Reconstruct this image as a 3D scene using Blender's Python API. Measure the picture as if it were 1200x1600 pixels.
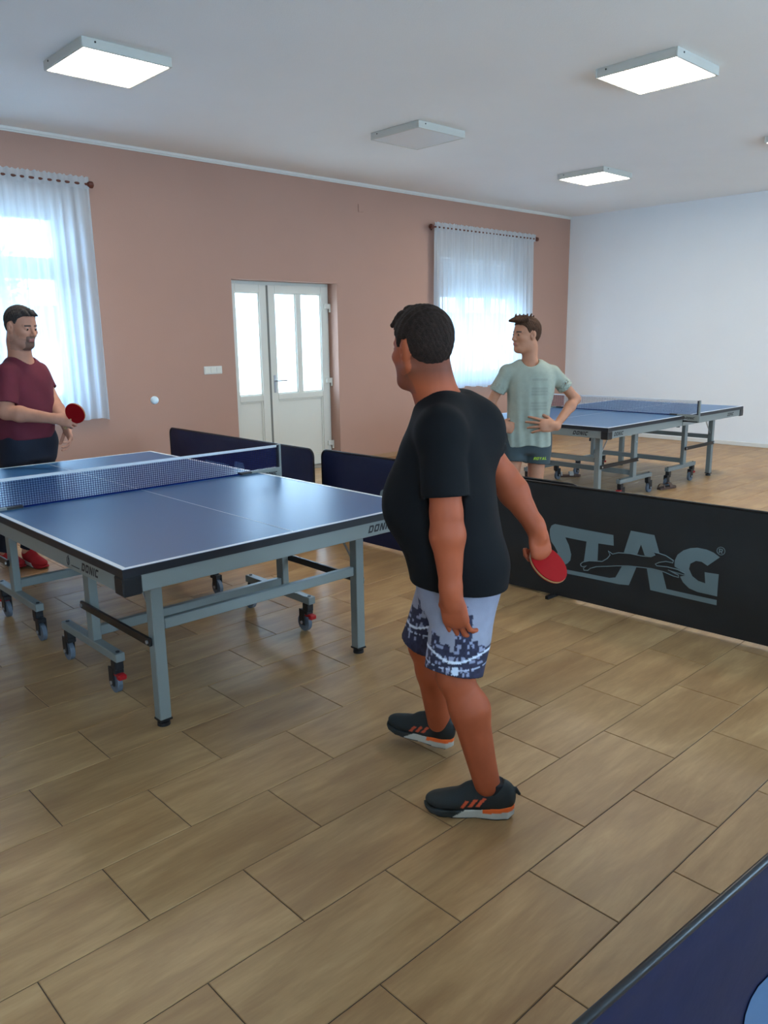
import bpy, bmesh, math, random
import numpy as np
from mathutils import Vector, Matrix
from mathutils.geometry import tessellate_polygon

for o in list(bpy.data.objects): bpy.data.objects.remove(o)
S = bpy.context.scene
COL = S.collection
rng = random.Random(7)

# ------------------------------------------------------------------ camera
FPX, YAW, PITCH, ROLL, CAMH = 1234.24, 0.7554376, 0.2184505, -0.0134344, 1.55024
Fv = Vector((math.sin(YAW)*math.cos(PITCH), math.cos(YAW)*math.cos(PITCH), -math.sin(PITCH)))
Rv = Vector((math.cos(YAW), -math.sin(YAW), 0)); Uv = Rv.cross(Fv)
R2 = math.cos(ROLL)*Rv + math.sin(ROLL)*Uv; U2 = -math.sin(ROLL)*Rv + math.cos(ROLL)*Uv
cam_d = bpy.data.cameras.new('camera'); cam = bpy.data.objects.new('camera', cam_d); COL.objects.link(cam)
cam_d.sensor_fit = 'VERTICAL'; cam_d.sensor_height = 36; cam_d.lens = 36*FPX/1600; cam_d.clip_start = .02
M = Matrix(((R2.x, U2.x, -Fv.x, 0), (R2.y, U2.y, -Fv.y, 0), (R2.z, U2.z, -Fv.z, CAMH), (0, 0, 0, 1)))
cam.matrix_world = M; S.camera = cam

# ------------------------------------------------------------------ sky, sun, exposure
W = bpy.data.worlds.new('world'); S.world = W; W.use_nodes = True
bg = W.node_tree.nodes['Background']; bg.inputs[0].default_value = (.46, .72, 1.0, 1); bg.inputs[1].default_value = 5.2
sun_d = bpy.data.lights.new('sun', 'SUN'); sun_d.energy = 1.2; sun_d.angle = .02; sun_d.color = (1, .95, .86)
sun = bpy.data.objects.new('sun', sun_d); COL.objects.link(sun); sun.rotation_euler = (math.radians(42), 0, math.radians(25))
S.view_settings.view_transform = 'Standard'; S.view_settings.look = 'None'; S.view_settings.gamma = 1
S.view_settings.use_curve_mapping = False
S.view_settings.exposure = 1.78
PANEL_STRENGTH = 9.0

# ------------------------------------------------------------------ room numbers (metres)
YP, XW, HC = 7.467, 11.131, 3.336
XL, YB = -2.6, -2.4
REV = .17

# ------------------------------------------------------------------ materials
def lin(c):
    return tuple(((v/255)/12.92 if v/255 <= .04045 else (((v/255)+.055)/1.055)**2.4) for v in c)
MATS = {}
def mat(name, rgb, rough=.5, metal=0, spec=.5, noise=0, nscale=20, bump=0, bscale=200, emit=None, emis=0, vcol=False, sheen=0, coat=0):
    if name in MATS: return MATS[name]
    m = bpy.data.materials.new(name); m.use_nodes = True; nt = m.node_tree; b = nt.nodes['Principled BSDF']
    c = (*lin(rgb), 1)
    b.inputs['Base Color'].default_value = c; b.inputs['Roughness'].default_value = rough
    b.inputs['Metallic'].default_value = metal; b.inputs['Specular IOR Level'].default_value = spec
    if coat: b.inputs['Coat Weight'].default_value = coat; b.inputs['Coat Roughness'].default_value = .15
    if sheen: b.inputs['Sheen Weight'].default_value = sheen
    src = None
    if vcol:
        a = nt.nodes.new('ShaderNodeVertexColor'); a.layer_name = 'Col'; src = a.outputs['Color']
    tc = nt.nodes.new('ShaderNodeTexCoord')
    if noise:
        n = nt.nodes.new('ShaderNodeTexNoise'); n.inputs['Scale'].default_value = nscale; n.inputs['Detail'].default_value = 5
        nt.links.new(tc.outputs['Object'], n.inputs['Vector'])
        mp = nt.nodes.new('ShaderNodeMapRange'); mp.inputs['From Min'].default_value = .3; mp.inputs['From Max'].default_value = .7
        mp.inputs['To Min'].default_value = 1-noise; mp.inputs['To Max'].default_value = 1+noise
        nt.links.new(n.outputs['Fac'], mp.inputs['Value'])
        mx = nt.nodes.new('ShaderNodeVectorMath'); mx.operation = 'SCALE'
        if src: nt.links.new(src, mx.inputs[0])
        else: mx.inputs[0].default_value = c[:3]
        nt.links.new(mp.outputs[0], mx.inputs['Scale']); src = mx.outputs[0]
    if src: nt.links.new(src, b.inputs['Base Color'])
    if bump:
        n2 = nt.nodes.new('ShaderNodeTexNoise'); n2.inputs['Scale'].default_value = bscale; n2.inputs['Detail'].default_value = 3
        nt.links.new(tc.outputs['Object'], n2.inputs['Vector'])
        bp = nt.nodes.new('ShaderNodeBump'); bp.inputs['Strength'].default_value = bump; bp.inputs['Distance'].default_value = .004
        nt.links.new(n2.outputs['Fac'], bp.inputs['Height']); nt.links.new(bp.outputs[0], b.inputs['Normal'])
    if emit:
        b.inputs['Emission Color'].default_value = (*emit, 1); b.inputs['Emission Strength'].default_value = emis
    MATS[name] = m; return m

PINK = mat('pink_wall_paint', (181, 142, 125), .75, noise=.025, nscale=1.2, bump=.15, bscale=90)
WHITEW = mat('white_wall_paint', (238, 241, 242), .8, noise=.015, nscale=1.1, bump=.15, bscale=90)
CEILM = mat('ceiling_paint', (243, 244, 242), .85, noise=.015, nscale=1.2, bump=.25, bscale=120)
TRIMM = mat('white_trim', (224, 222, 215), .5)
PVC = mat('white_pvc', (222, 220, 208), .32)
GREYST = mat('light_grey_steel', (126, 131, 127), .38, metal=.0, spec=.6)
BLACKP = mat('black_plastic', (24, 24, 26), .45)
BLACKST = mat('black_steel', (20, 20, 22), .35)
EDGEB = mat('dark_edge', (26, 28, 34), .45)
WLINE = mat('white_line_paint', (225, 230, 235), .4)
RUBBER = mat('grey_rubber', (96, 104, 114), .55)
REDP = mat('red_plastic', (170, 20, 24), .4)
SILVER = mat('silver_metal', (190, 192, 195), .3, metal=.8)
WOODB = mat('dark_brown_wood', (92, 44, 30), .4)
HAIRB = mat('dark_brown_hair', (46, 34, 28), .8, spec=.15, noise=.35, nscale=90, bump=.6, bscale=260)
HAIRR = mat('short_dark_hair', (66, 60, 57), .8, spec=.15, noise=.35, nscale=90, bump=.6, bscale=260)
HAIRY = mat('brown_hair', (74, 50, 36), .8, spec=.15, noise=.35, nscale=80, bump=.6, bscale=220)
SKIN = mat('skin', (190, 125, 95), .58, spec=.3, noise=.07, nscale=18, vcol=True)
CLOTH = mat('printed_cloth', (128, 128, 128), .85, vcol=True, noise=.06, nscale=30, bump=.15, bscale=500)
BLACKSHIRT = mat('black_cotton', (11, 11, 13), .85, spec=.25, noise=.1, nscale=12, bump=.15, bscale=500)
MAROON = mat('maroon_cotton', (100, 28, 44), .85, noise=.1, nscale=12, bump=.15, bscale=500)
NAVYP = mat('navy_trousers', (18, 24, 40), .85, noise=.1, nscale=12)
SHOEM = mat('shoe_cloth', (30, 30, 30), .7, vcol=True, bump=.2, bscale=600)
PADRED = mat('red_paddle_rubber', (150, 5, 10), .65, spec=.15)
PADBLK = mat('black_paddle_rubber', (18, 18, 18), .5)
WOODL = mat('light_wood', (190, 145, 95), .45)
EYEW = mat('eye', (220, 215, 210), .2, vcol=True)
BALLW = mat('ball_white', (235, 235, 230), .4)
LOGOG = mat('logo_grey', (112, 130, 134), .6)
LOGOB = mat('logo_blue_grey', (70, 102, 136), .6)
NAVYF = mat('navy_barrier_fabric', (14, 24, 56), .55, spec=.3, noise=.12, nscale=6, bump=.3, bscale=18)
BLACKF = mat('black_barrier_fabric', (31, 34, 36), .55, noise=.12, nscale=6, bump=.3, bscale=18)
LETTER = mat('black_print', (22, 22, 26), .5)

def tabletop_mat():
    m = bpy.data.materials.new('blue_table_paint'); m.use_nodes = True; nt = m.node_tree; b = nt.nodes['Principled BSDF']
    b.inputs['Base Color'].default_value = (*lin((50, 100, 146)), 1); b.inputs['Roughness'].default_value = .33
    b.inputs['Specular IOR Level'].default_value = .55
    return m
TOPM = tabletop_mat()

def tile_mat():
    m = bpy.data.materials.new('wood_look_tile'); m.use_nodes = True; nt = m.node_tree; b = nt.nodes['Principled BSDF']
    N = nt.nodes.new; L = nt.links.new
    geo = N('ShaderNodeNewGeometry'); sep = N('ShaderNodeSeparateXYZ'); L(geo.outputs['Position'], sep.inputs[0])
    def math_(op, a, bb=None, cc=None):
        n = N('ShaderNodeMath'); n.operation = op
        for i, v in enumerate((a, bb, cc)):
            if v is None: continue
            if isinstance(v, (int, float)): n.inputs[i].default_value = v
            else: L(v, n.inputs[i])
        return n.outputs[0]
    row = math_('FLOOR', math_('DIVIDE', math_('SUBTRACT', sep.outputs[1], TY0), TW))
    odd = math_('MODULO', math_('ADD', row, 1000), 2)
    xs = math_('SUBTRACT', math_('SUBTRACT', sep.outputs[0], TX0), math_('MULTIPLY', odd, TL/2))
    colu = math_('FLOOR', math_('DIVIDE', xs, TL))
    comb = N('ShaderNodeCombineXYZ'); L(row, comb.inputs[0]); L(colu, comb.inputs[1])
    wn = N('ShaderNodeTexWhiteNoise'); wn.noise_dimensions = '2D'; L(comb.outputs[0], wn.inputs['Vector'])
    # grain: stretched noise, offset per tile
    vm = N('ShaderNodeVectorMath'); vm.operation = 'MULTIPLY'; L(geo.outputs['Position'], vm.inputs[0]); vm.inputs[1].default_value = (1.5, 9, 1)
    of = N('ShaderNodeVectorMath'); of.operation = 'MULTIPLY_ADD'; L(wn.outputs['Color'], of.inputs[0]); of.inputs[1].default_value = (40, 40, 40); L(vm.outputs[0], of.inputs[2])
    n1 = N('ShaderNodeTexNoise'); n1.inputs['Scale'].default_value = 1.5; n1.inputs['Detail'].default_value = 8; n1.inputs['Roughness'].default_value = .62; n1.inputs['Distortion'].default_value = .35
    L(of.outputs[0], n1.inputs['Vector'])
    vm2 = N('ShaderNodeVectorMath'); vm2.operation = 'MULTIPLY'; L(of.outputs[0], vm2.inputs[0]); vm2.inputs[1].default_value = (1.0, .28, 1)
    n2 = N('ShaderNodeTexNoise'); n2.inputs['Scale'].default_value = 1.1; n2.inputs['Detail'].default_value = 3; L(vm2.outputs[0], n2.inputs['Vector'])
    vm3 = N('ShaderNodeVectorMath'); vm3.operation = 'MULTIPLY'; L(of.outputs[0], vm3.inputs[0]); vm3.inputs[1].default_value = (5, 6, 1)
    n3 = N('ShaderNodeTexNoise'); n3.inputs['Scale'].default_value = 2; n3.inputs['Detail'].default_value = 4; L(vm3.outputs[0], n3.inputs['Vector'])
    f = math_('ADD', math_('MULTIPLY', n1.outputs['Fac'], .55), math_('MULTIPLY', n2.outputs['Fac'], .35))
    f = math_('ADD', f, math_('MULTIPLY', n3.outputs['Fac'], .10))
    f = math_('ADD', f, math_('MULTIPLY', math_('SUBTRACT', wn.outputs['Value'], .5), .05))
    cr = N('ShaderNodeValToRGB'); e = cr.color_ramp.elements
    e[0].position = .30; e[0].color = (*lin((142, 103, 66)), 1)
    e[1].position = .70; e[1].color = (*lin((200, 163, 116)), 1)
    k = cr.color_ramp.elements.new(.46); k.color = (*lin((162, 124, 82)), 1)
    k = cr.color_ramp.elements.new(.56); k.color = (*lin((178, 140, 95)), 1)
    L(f, cr.inputs[0]); L(cr.outputs[0], b.inputs['Base Color'])
    rr = math_('MULTIPLY_ADD', n1.outputs['Fac'], .14, .33); L(rr, b.inputs['Roughness'])
    b.inputs['Specular IOR Level'].default_value = .38
    bp = N('ShaderNodeBump'); bp.inputs['Strength'].default_value = .12; bp.inputs['Distance'].default_value = .002
    L(n3.outputs['Fac'], bp.inputs['Height']); L(bp.outputs[0], b.inputs['Normal'])
    return m
TL, TW, TX0, TY0 = .6035, .2995, .503, 1.512-.2995*20
TILEM = tile_mat()
GROUT = mat('brown_grout', (84, 66, 50), .9)

def sheer_mat():
    m = bpy.data.materials.new('sheer_white_fabric'); m.use_nodes = True; nt = m.node_tree; N = nt.nodes.new; L = nt.links.new
    nt.nodes.remove(nt.nodes['Principled BSDF']); out = nt.nodes['Material Output']
    tr = N('ShaderNodeBsdfTransparent'); tl = N('ShaderNodeBsdfTranslucent'); df = N('ShaderNodeBsdfDiffuse')
    tl.inputs[0].default_value = (.46, .58, .72, 1); df.inputs[0].default_value = (.85, .85, .84, 1)
    a = N('ShaderNodeMixShader'); a.inputs[0].default_value = .5; L(tl.outputs[0], a.inputs[1]); L(df.outputs[0], a.inputs[2])
    b = N('ShaderNodeMixShader'); L(tr.outputs[0], b.inputs[1]); L(a.outputs[0], b.inputs[2])
    tc = N('ShaderNodeTexCoord'); mp = N('ShaderNodeVectorMath'); mp.operation = 'MULTIPLY'; mp.inputs[1].default_value = (1, 1, .04)
    n = N('ShaderNodeTexNoise'); n.inputs['Scale'].default_value = 26; n.inputs['Detail'].default_value = 3
    L(tc.outputs['Object'], mp.inputs[0]); L(mp.outputs[0], n.inputs['Vector'])
    r = N('ShaderNodeMapRange'); r.inputs['From Min'].default_value = .35; r.inputs['From Max'].default_value = .65
    r.inputs['To Min'].default_value = .84; r.inputs['To Max'].default_value = .97
    L(n.outputs['Fac'], r.inputs['Value']); L(r.outputs[0], b.inputs[0]); L(b.outputs[0], out.inputs[0])
    return m
SHEER = sheer_mat()

def glass_mat(name, frosted=False):
    m = bpy.data.materials.new(name); m.use_nodes = True; nt = m.node_tree; N = nt.nodes.new; L = nt.links.new
    nt.nodes.remove(nt.nodes['Principled BSDF']); out = nt.nodes['Material Output']
    tr = N('ShaderNodeBsdfTransparent'); gl = N('ShaderNodeBsdfGlossy'); gl.inputs['Roughness'].default_value = .05
    mx = N('ShaderNodeMixShader'); mx.inputs[0].default_value = .06
    if frosted:
        tl = N('ShaderNodeBsdfTranslucent'); tl.inputs[0].default_value = (.95, .96, .97, 1)
        m2 = N('ShaderNodeMixShader'); m2.inputs[0].default_value = .15; L(tr.outputs[0], m2.inputs[1]); L(tl.outputs[0], m2.inputs[2]); L(m2.outputs[0], mx.inputs[1])
    else: L(tr.outputs[0], mx.inputs[1])
    L(gl.outputs[0], mx.inputs[2]); L(mx.outputs[0], out.inputs[0]); return m
GLASS = glass_mat('window_glass'); FROST = glass_mat('frosted_glass', True)

# ------------------------------------------------------------------ object helpers
def link(name, me, m=None, parent=None, smooth=False):
    o = bpy.data.objects.new(name, me); COL.objects.link(o)
    if m: me.materials.append(m)
    if parent: o.parent = parent
    if smooth and len(me.polygons): me.polygons.foreach_set('use_smooth', [True]*len(me.polygons))
    return o
def tag(o, label=None, cat=None, group=None, kind=None):
    if label: o['label'] = label
    if cat: o['category'] = cat
    if group: o['group'] = group
    if kind: o['kind'] = kind
    return o
def empty(name, loc, rz=0, parent=None):
    o = bpy.data.objects.new(name, None); COL.objects.link(o); o.location = loc; o.rotation_euler = (0, 0, rz)
    o.empty_display_size = .1
    if parent: o.parent = parent
    return o
class MB:
    def __init__(s): s.v = []; s.f = []
    def box(s, x0, x1, y0, y1, z0, z1, ch=0):
        x0, x1 = sorted((x0, x1)); y0, y1 = sorted((y0, y1)); z0, z1 = sorted((z0, z1))
        n = len(s.v)
        if not ch:
            s.v += [(x, y, z) for z in (z0, z1) for y in (y0, y1) for x in (x0, x1)]
            s.f += [tuple(n+i for i in q) for q in ((0, 2, 3, 1), (4, 5, 7, 6), (0, 1, 5, 4), (2, 6, 7, 3), (0, 4, 6, 2), (1, 3, 7, 5))]
        else:
            bm = bmesh.new(); bmesh.ops.create_cube(bm, size=1)
            for v in bm.verts: v.co = Vector((x0+(v.co.x+.5)*(x1-x0), y0+(v.co.y+.5)*(y1-y0), z0+(v.co.z+.5)*(z1-z0)))
            bmesh.ops.bevel(bm, geom=bm.edges[:], offset=ch, segments=1, affect='EDGES')
            bm.verts.index_update()
            s.v += [tuple(v.co) for v in bm.verts]; s.f += [tuple(n+v.index for v in f.verts) for f in bm.faces]; bm.free()
        return s
    def beam(s, a, b, w, h=None, up=(0, 0, 1)):
        h = h or w; a = Vector(a); b = Vector(b); d = (b-a).normalized(); up = Vector(up)
        if abs(d.dot(up)) > .98: up = Vector((1, 0, 0))
        x = d.cross(up).normalized(); z = x.cross(d)
        n = len(s.v)
        for p in (a, b):
            for sx, sz in ((-1, -1), (1, -1), (1, 1), (-1, 1)): s.v.append(tuple(p+x*sx*w/2+z*sz*h/2))
        s.f += [(n, n+1, n+2, n+3)[::-1], (n+4, n+5, n+6, n+7)] + [(n+i, n+(i+1) % 4, n+4+(i+1) % 4, n+4+i) for i in range(4)]
        return s
    def tube(s, pts, r, seg=10, cap=True):
        pts = [Vector(p) for p in pts]; n = len(s.v); rs = r if isinstance(r, (list, tuple)) else [r]*len(pts)
        pr = None
        for i, p in enumerate(pts):
            d = (pts[min(i+1, len(pts)-1)]-pts[max(i-1, 0)]).normalized()
            if pr is None: pr = d.orthogonal().normalized()
            else: pr = (pr-d*pr.dot(d)).normalized()
            q = d.cross(pr)
            for k in range(seg):
                t = 2*math.pi*k/seg; s.v.append(tuple(p+(pr*math.cos(t)+q*math.sin(t))*rs[i]))
        for i in range(len(pts)-1):
            for k in range(seg):
                a = n+i*seg+k; b = n+i*seg+(k+1) % seg; s.f.append((a, b, b+seg, a+seg))
        if cap: s.f += [tuple(n+k for k in range(seg))[::-1], tuple(n+(len(pts)-1)*seg+k for k in range(seg))]
        return s
    def cyl(s, a, b, r, seg=16): return s.tube([a, b], r, seg)
    def poly(s, pts, n3, thick=0):
        # flat polygon(s) from 3D pts with outline list; thick along n3
        n = len(s.v); tri = tessellate_polygon([[Vector(p) for p in pts]]); nv = Vector(n3)
        s.v += [tuple(Vector(p)+nv*thick) for p in pts]; s.f += [tuple(n+i for i in t) for t in tri]
        if thick:
            m = len(pts); s.v += [tuple(p) for p in pts]; s.f += [tuple(n+m+i for i in t)[::-1] for t in tri]
            s.f += [(n+i, n+(i+1) % m, n+m+(i+1) % m, n+m+i) for i in range(m)]
        return s
    def build(s, name, m=None, parent=None, smooth=False, recalc=False, bevel=0):
        me = bpy.data.meshes.new(name); me.from_pydata(s.v, [], s.f); me.update()
        if recalc or bevel:
            bm = bmesh.new(); bm.from_mesh(me)
            if bevel: bmesh.ops.bevel(bm, geom=[e for e in bm.edges if len(e.link_faces) == 2 and e.calc_face_angle(0) > .5], offset=bevel, segments=2, affect='EDGES')
            bmesh.ops.recalc_face_normals(bm, faces=bm.faces[:]); bm.to_mesh(me); bm.free()
        return link(name, me, m, parent, smooth)
def copy_tree(o, parent=None):
    c = o.copy(); COL.objects.link(c); c.parent = parent
    for ch in list(o.children): copy_tree(ch, c)
    return c

# ------------------------------------------------------------------ floor, walls, ceiling
floor = MB().box(XL, XW+.2, YB, YP+.3, -.25, -.0025).build('floor', GROUT); tag(floor, kind='structure')
def tile_mesh(x0, x1, y0, y1):
    g = .0016; c = .0018; x0 += g; x1 -= g; y0 += g; y1 -= g
    mb = MB()
    mb.v = [(x, y, z) for z, e in ((-.006, 0), (-.0015, 0), (0, c)) for (x, y) in ((x0+e, y0+e), (x1-e, y0+e), (x1-e, y1-e), (x0+e, y1-e))]
    mb.f = [(8, 9, 10, 11)] + [(r*4+i, r*4+(i+1) % 4, (r+1)*4+(i+1) % 4, (r+1)*4+i) for r in (0, 1) for i in range(4)]
    return mb
tiles = []
row = 0
y = TY0
while y < YP:
    ox = TX0 + (TL/2 if row % 2 else 0)
    i0 = math.floor((XL-ox)/TL)
    for i in range(i0, int((XW-ox)/TL)+1):
        tiles.append((ox+i*TL, ox+(i+1)*TL, y, y+TW))
    y += TW; row += 1
Rh = Vector((math.cos(YAW), -math.sin(YAW))); Fh = Vector((math.sin(YAW), math.cos(YAW)))
def seen(t):
    c = Vector(((t[0]+t[1])/2, (t[2]+t[3])/2)); d = c.dot(Fh); u = c.dot(Rh)
    if t[0] < XL or t[1] > XW or t[2] < YB or t[3] > YP: return None
    return d if d > 1.25 and abs(u) < .55*d+.35 else None
cand = sorted([(seen(t), t) for t in tiles if seen(t) is not None], key=lambda q: q[0])
near = [t for _, t in cand[:300]]; nearset = set(near)
base_tile = None
for t in near:
    if base_tile is None: base_tile = tile_mesh(0, TL, 0, TW).build('floor_tile', TILEM).data; o = bpy.data.objects['floor_tile']
    else: o = bpy.data.objects.new('floor_tile', base_tile); COL.objects.link(o)
    o.location = (t[0], t[2], 0); o.parent = floor
far = MB()
for t in tiles:
    if t in nearset: continue
    t = (max(t[0], XL), min(t[1], XW), max(t[2], YB), min(t[3], YP))
    if t[1]-t[0] < .02 or t[3]-t[2] < .02: continue
    m_ = tile_mesh(*t); n = len(far.v); far.v += m_.v; far.f += [tuple(n+i for i in f) for f in m_.f]
fo = far.build('floor_tiles', TILEM, floor); fo['kind'] = 'stuff'

def wall_with_holes(name, m, u0, u1, z0, z1, holes, fn):
    us = sorted({u0, u1, *[h[0] for h in holes], *[h[1] for h in holes]}); zs = sorted({z0, z1, *[h[2] for h in holes], *[h[3] for h in holes]})
    mb = MB()
    for a, b in zip(us[:-1], us[1:]):
        for c, d in zip(zs[:-1], zs[1:]):
            if any(h[0] <= a and b <= h[1] and h[2] <= c and d <= h[3] for h in holes): continue
            mb.box(*fn(a, b, c, d))
    return mb.build(name, m)
DOOR = (4.841, 6.309, 0, 2.175); WIN1 = (1.30, 3.16, .93, 2.75); WIN2 = (8.12, 9.98, .93, 2.75)
wf = wall_with_holes('wall_back', PINK, XL, XW+.2, -.05, HC, [DOOR, WIN1, WIN2], lambda a, b, c, d: (a, b, YP, YP+.34, c, d)); tag(wf, kind='structure')
wr = MB().box(XW, XW+.2, YB, YP, -.05, HC).build('wall_right', WHITEW); tag(wr, kind='structure')
FILL_WINS = [(-1.6, .4, .95, 2.7), (3.2, 5.2, .95, 2.7), (7.6, 9.6, .95, 2.7)]  # unseen openings behind the camera, added to let in fill daylight
wb = wall_with_holes('wall_front', WHITEW, XL-.2, XW+.2, -.05, HC, FILL_WINS, lambda a, b, c, d: (a, b, YB-.2, YB, c, d)); tag(wb, kind='structure')
wl = MB().box(XL-.2, XL, YB, YP+.34, -.05, HC).build('wall_left', WHITEW); tag(wl, kind='structure')
ce = MB().box(XL-.2, XW+.2, YB-.2, YP+.34, HC, HC+.2).build('ceiling', CEILM); tag(ce, kind='structure')
t1 = MB().box(XL, XW, YP-.028, YP, HC-.024, HC).box(XL, XW, YP-.014, YP, HC-.036, HC-.024).build('trim_1', TRIMM); tag(t1, kind='structure')
bb = MB().box(XW-.014, XW, YB, YP, 0, .055, .003).build('baseboard_right', TRIMM); tag(bb, kind='structure')
bb = MB().box(XL, DOOR[0], YP-.010, YP, 0, .06, .003).box(DOOR[1], XW-.014, YP-.010, YP, 0, .06, .003).build('baseboard_back', mat('beige_skirting', (168, 132, 100), .5)); tag(bb, kind='structure')

# ------------------------------------------------------------------ door
def ring(mb, x0, x1, z0, z1, y0, y1, w, wb_=None, ch=.004):
    wb_ = w if wb_ is None else wb_
    mb.box(x0, x0+w, y0, y1, z0, z1, ch); mb.box(x1-w, x1, y0, y1, z0, z1, ch)
    mb.box(x0+w, x1-w, y0, y1, z1-w, z1, ch); mb.box(x0+w, x1-w, y0, y1, z0, z0+wb_, ch)
dr = MB(); DY = YP+REV
ring(dr, DOOR[0], DOOR[1], 0, DOOR[3], DY, DY+.07, .045, .02)
door = dr.build('door_1', PVC); tag(door, kind='structure')
def leaf(x0, x1, panes, parent):
    mb = MB(); y0, y1 = DY-.022, DY+.045; z0, z1 = .02, DOOR[3]-.035; st = .105
    mb.box(x0, x0+st, y0, y1, z0, z1, .004); mb.box(x1-st, x1, y0, y1, z0, z1, .004)
    xa, xb = x0+st, x1-st
    mb.box(xa, xb, y0, y1, z1-.09, z1, .004); mb.box(xa, xb, y0, y1, .845, .915, .004); mb.box(xa, xb, y0, y1, z0, z0+.13, .004)
    lf = mb.build('door_leaf', PVC, parent)
    k = len(panes)
    for a, b in panes:
        MB().box(a, b, DY+.008, DY+.014, .915, z1-.09).build('glass_pane', FROST, lf)
    for (a, b), (c, d) in zip(panes[:-1], panes[1:]):
        MB().box(b, c, y0, y1, .915, z1-.09, .004).build('mullion', PVC, lf)
    MB().box(xa, xb, DY+.0, DY+.03, z0+.13, .845).build('lower_panel', PVC, lf)
    g = MB()
    for a, b in panes: ring(g, a, b, .915, z1-.09, DY-.010, DY+.006, .012, ch=.002)
    ring(g, xa, xb, z0+.13, .845, DY-.012, DY+.002, .018, ch=.003)
    g.build('glazing_bead', PVC, lf)
    return lf
l1 = leaf(DOOR[0]+.03, 5.395, [(4.976, 5.29)], door)
l2 = leaf(5.40, DOOR[1]-.03, [(5.505, 5.80), (5.875, 6.174)], door)
seal = MB().box(5.385, 5.41, DY-.026, DY-.020, .03, 2.13).build('door_seal', mat('grey_seal', (120, 120, 112), .6), door)
hd = MB().box(5.445, 5.475, DY-.030, DY-.022, .93, 1.13, .003); hd.cyl((5.46, DY-.03, 1.065), (5.46, DY-.075, 1.065), .009); hd.tube([(5.46, DY-.07, 1.065), (5.50, DY-.075, 1.067), (5.60, DY-.072, 1.067)], .010)
hd.cyl((5.46, DY-.031, .975), (5.46, DY-.036, .975), .008, 10)
hd.build('door_handle', SILVER, door, recalc=True)
for z in (1.90, 1.02, .25):
    MB().box(6.22, 6.30, DY-.045, DY-.02, z-.015, z+.045, .004).cyl((6.30, DY-.036, z-.055), (6.30, DY-.036, z+.045), .012).build('hinge', PVC, door)
MB().box(DOOR[0], DOOR[1], YP, YP+.34, -.002, .012).build('threshold', mat('threshold_stone', (150, 145, 138), .5), door)

# ------------------------------------------------------------------ windows
def window(name, H, shutter):
    x0, x1, z0, z1 = H; y0, y1 = YP+REV, YP+REV+.06
    mb = MB(); ring(mb, x0, x1, z0, z1, y0, y1, .06)
    zt = 2.20
    mb.box(x0+.06, x1-.06, y0, y1, zt-.035, zt+.035, .004)
    w = mb.build(name, PVC); tag(w, kind='structure')
    n = 3; wd = (x1-x0-.12)/n
    for i in range(n):
        a = x0+.06+i*wd; b = a+wd
        for c, d in ((z0+.06, zt-.035), (zt+.035, z1-.06)):
            g = MB(); ring(g, a+.002, b-.002, c+.002, d-.002, y0-.015, y0+.045, .058)
            s = g.build('sash', PVC, w)
            MB().box(a+.055, b-.055, y0+.01, y0+.016, c+.055, d-.055).build('glass_pane', GLASS, s)
        MB().box(b-.05, b-.035, y0-.06, y0-.015, 1.5, 1.52).box(b-.05, b-.035, y0-.06, y0-.045, 1.40, 1.52).build('window_handle', SILVER, w)
    MB().box(x0-.03, x1+.03, YP-.02, YP+REV, z0-.03, z0, .004).build('window_sill', TRIMM, w)
    if shutter:
        zz = z1-.0
        while zz > shutter:
            MB().box(x0+.02, x1-.02, y1+.03, y1+.045, zz-.046, zz-.002, .004).build('shutter_slat', mat('shutter_grey', (205, 208, 210), .5), w); zz -= .048
window('window_1', WIN1, 0); window('window_2', WIN2, 2.12)
for i, h in enumerate(FILL_WINS):  # frames and glass for the added fill-light windows
    mb = MB(); ring(mb, h[0], h[1], h[2], h[3], YB-.15, YB-.09, .06); mb.box((h[0]+h[1])/2-.03, (h[0]+h[1])/2+.03, YB-.15, YB-.09, h[2], h[3])
    w = mb.build('window_%d' % (i+3), PVC); tag(w, kind='structure')
    MB().box(h[0]+.05, h[1]-.05, YB-.125, YB-.12, h[2]+.05, h[3]-.05).build('glass_pane', GLASS, w)
def portal(name, loc, sx, sy, rx):
    l = bpy.data.lights.new(name, 'AREA'); l.shape = 'RECTANGLE'; l.size = sx; l.size_y = sy; l.cycles.is_portal = True
    o = bpy.data.objects.new(name, l); COL.objects.link(o); o.location = loc; o.rotation_euler = (rx, 0, 0)
for H in (DOOR, WIN1, WIN2): portal('daylight_portal', ((H[0]+H[1])/2, YP+.33, (H[2]+H[3])/2), H[1]-H[0], H[3]-H[2], -math.pi/2)
for H in FILL_WINS: portal('daylight_portal', ((H[0]+H[1])/2, YB-.19, (H[2]+H[3])/2), H[1]-H[0], H[3]-H[2], math.pi/2)

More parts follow.
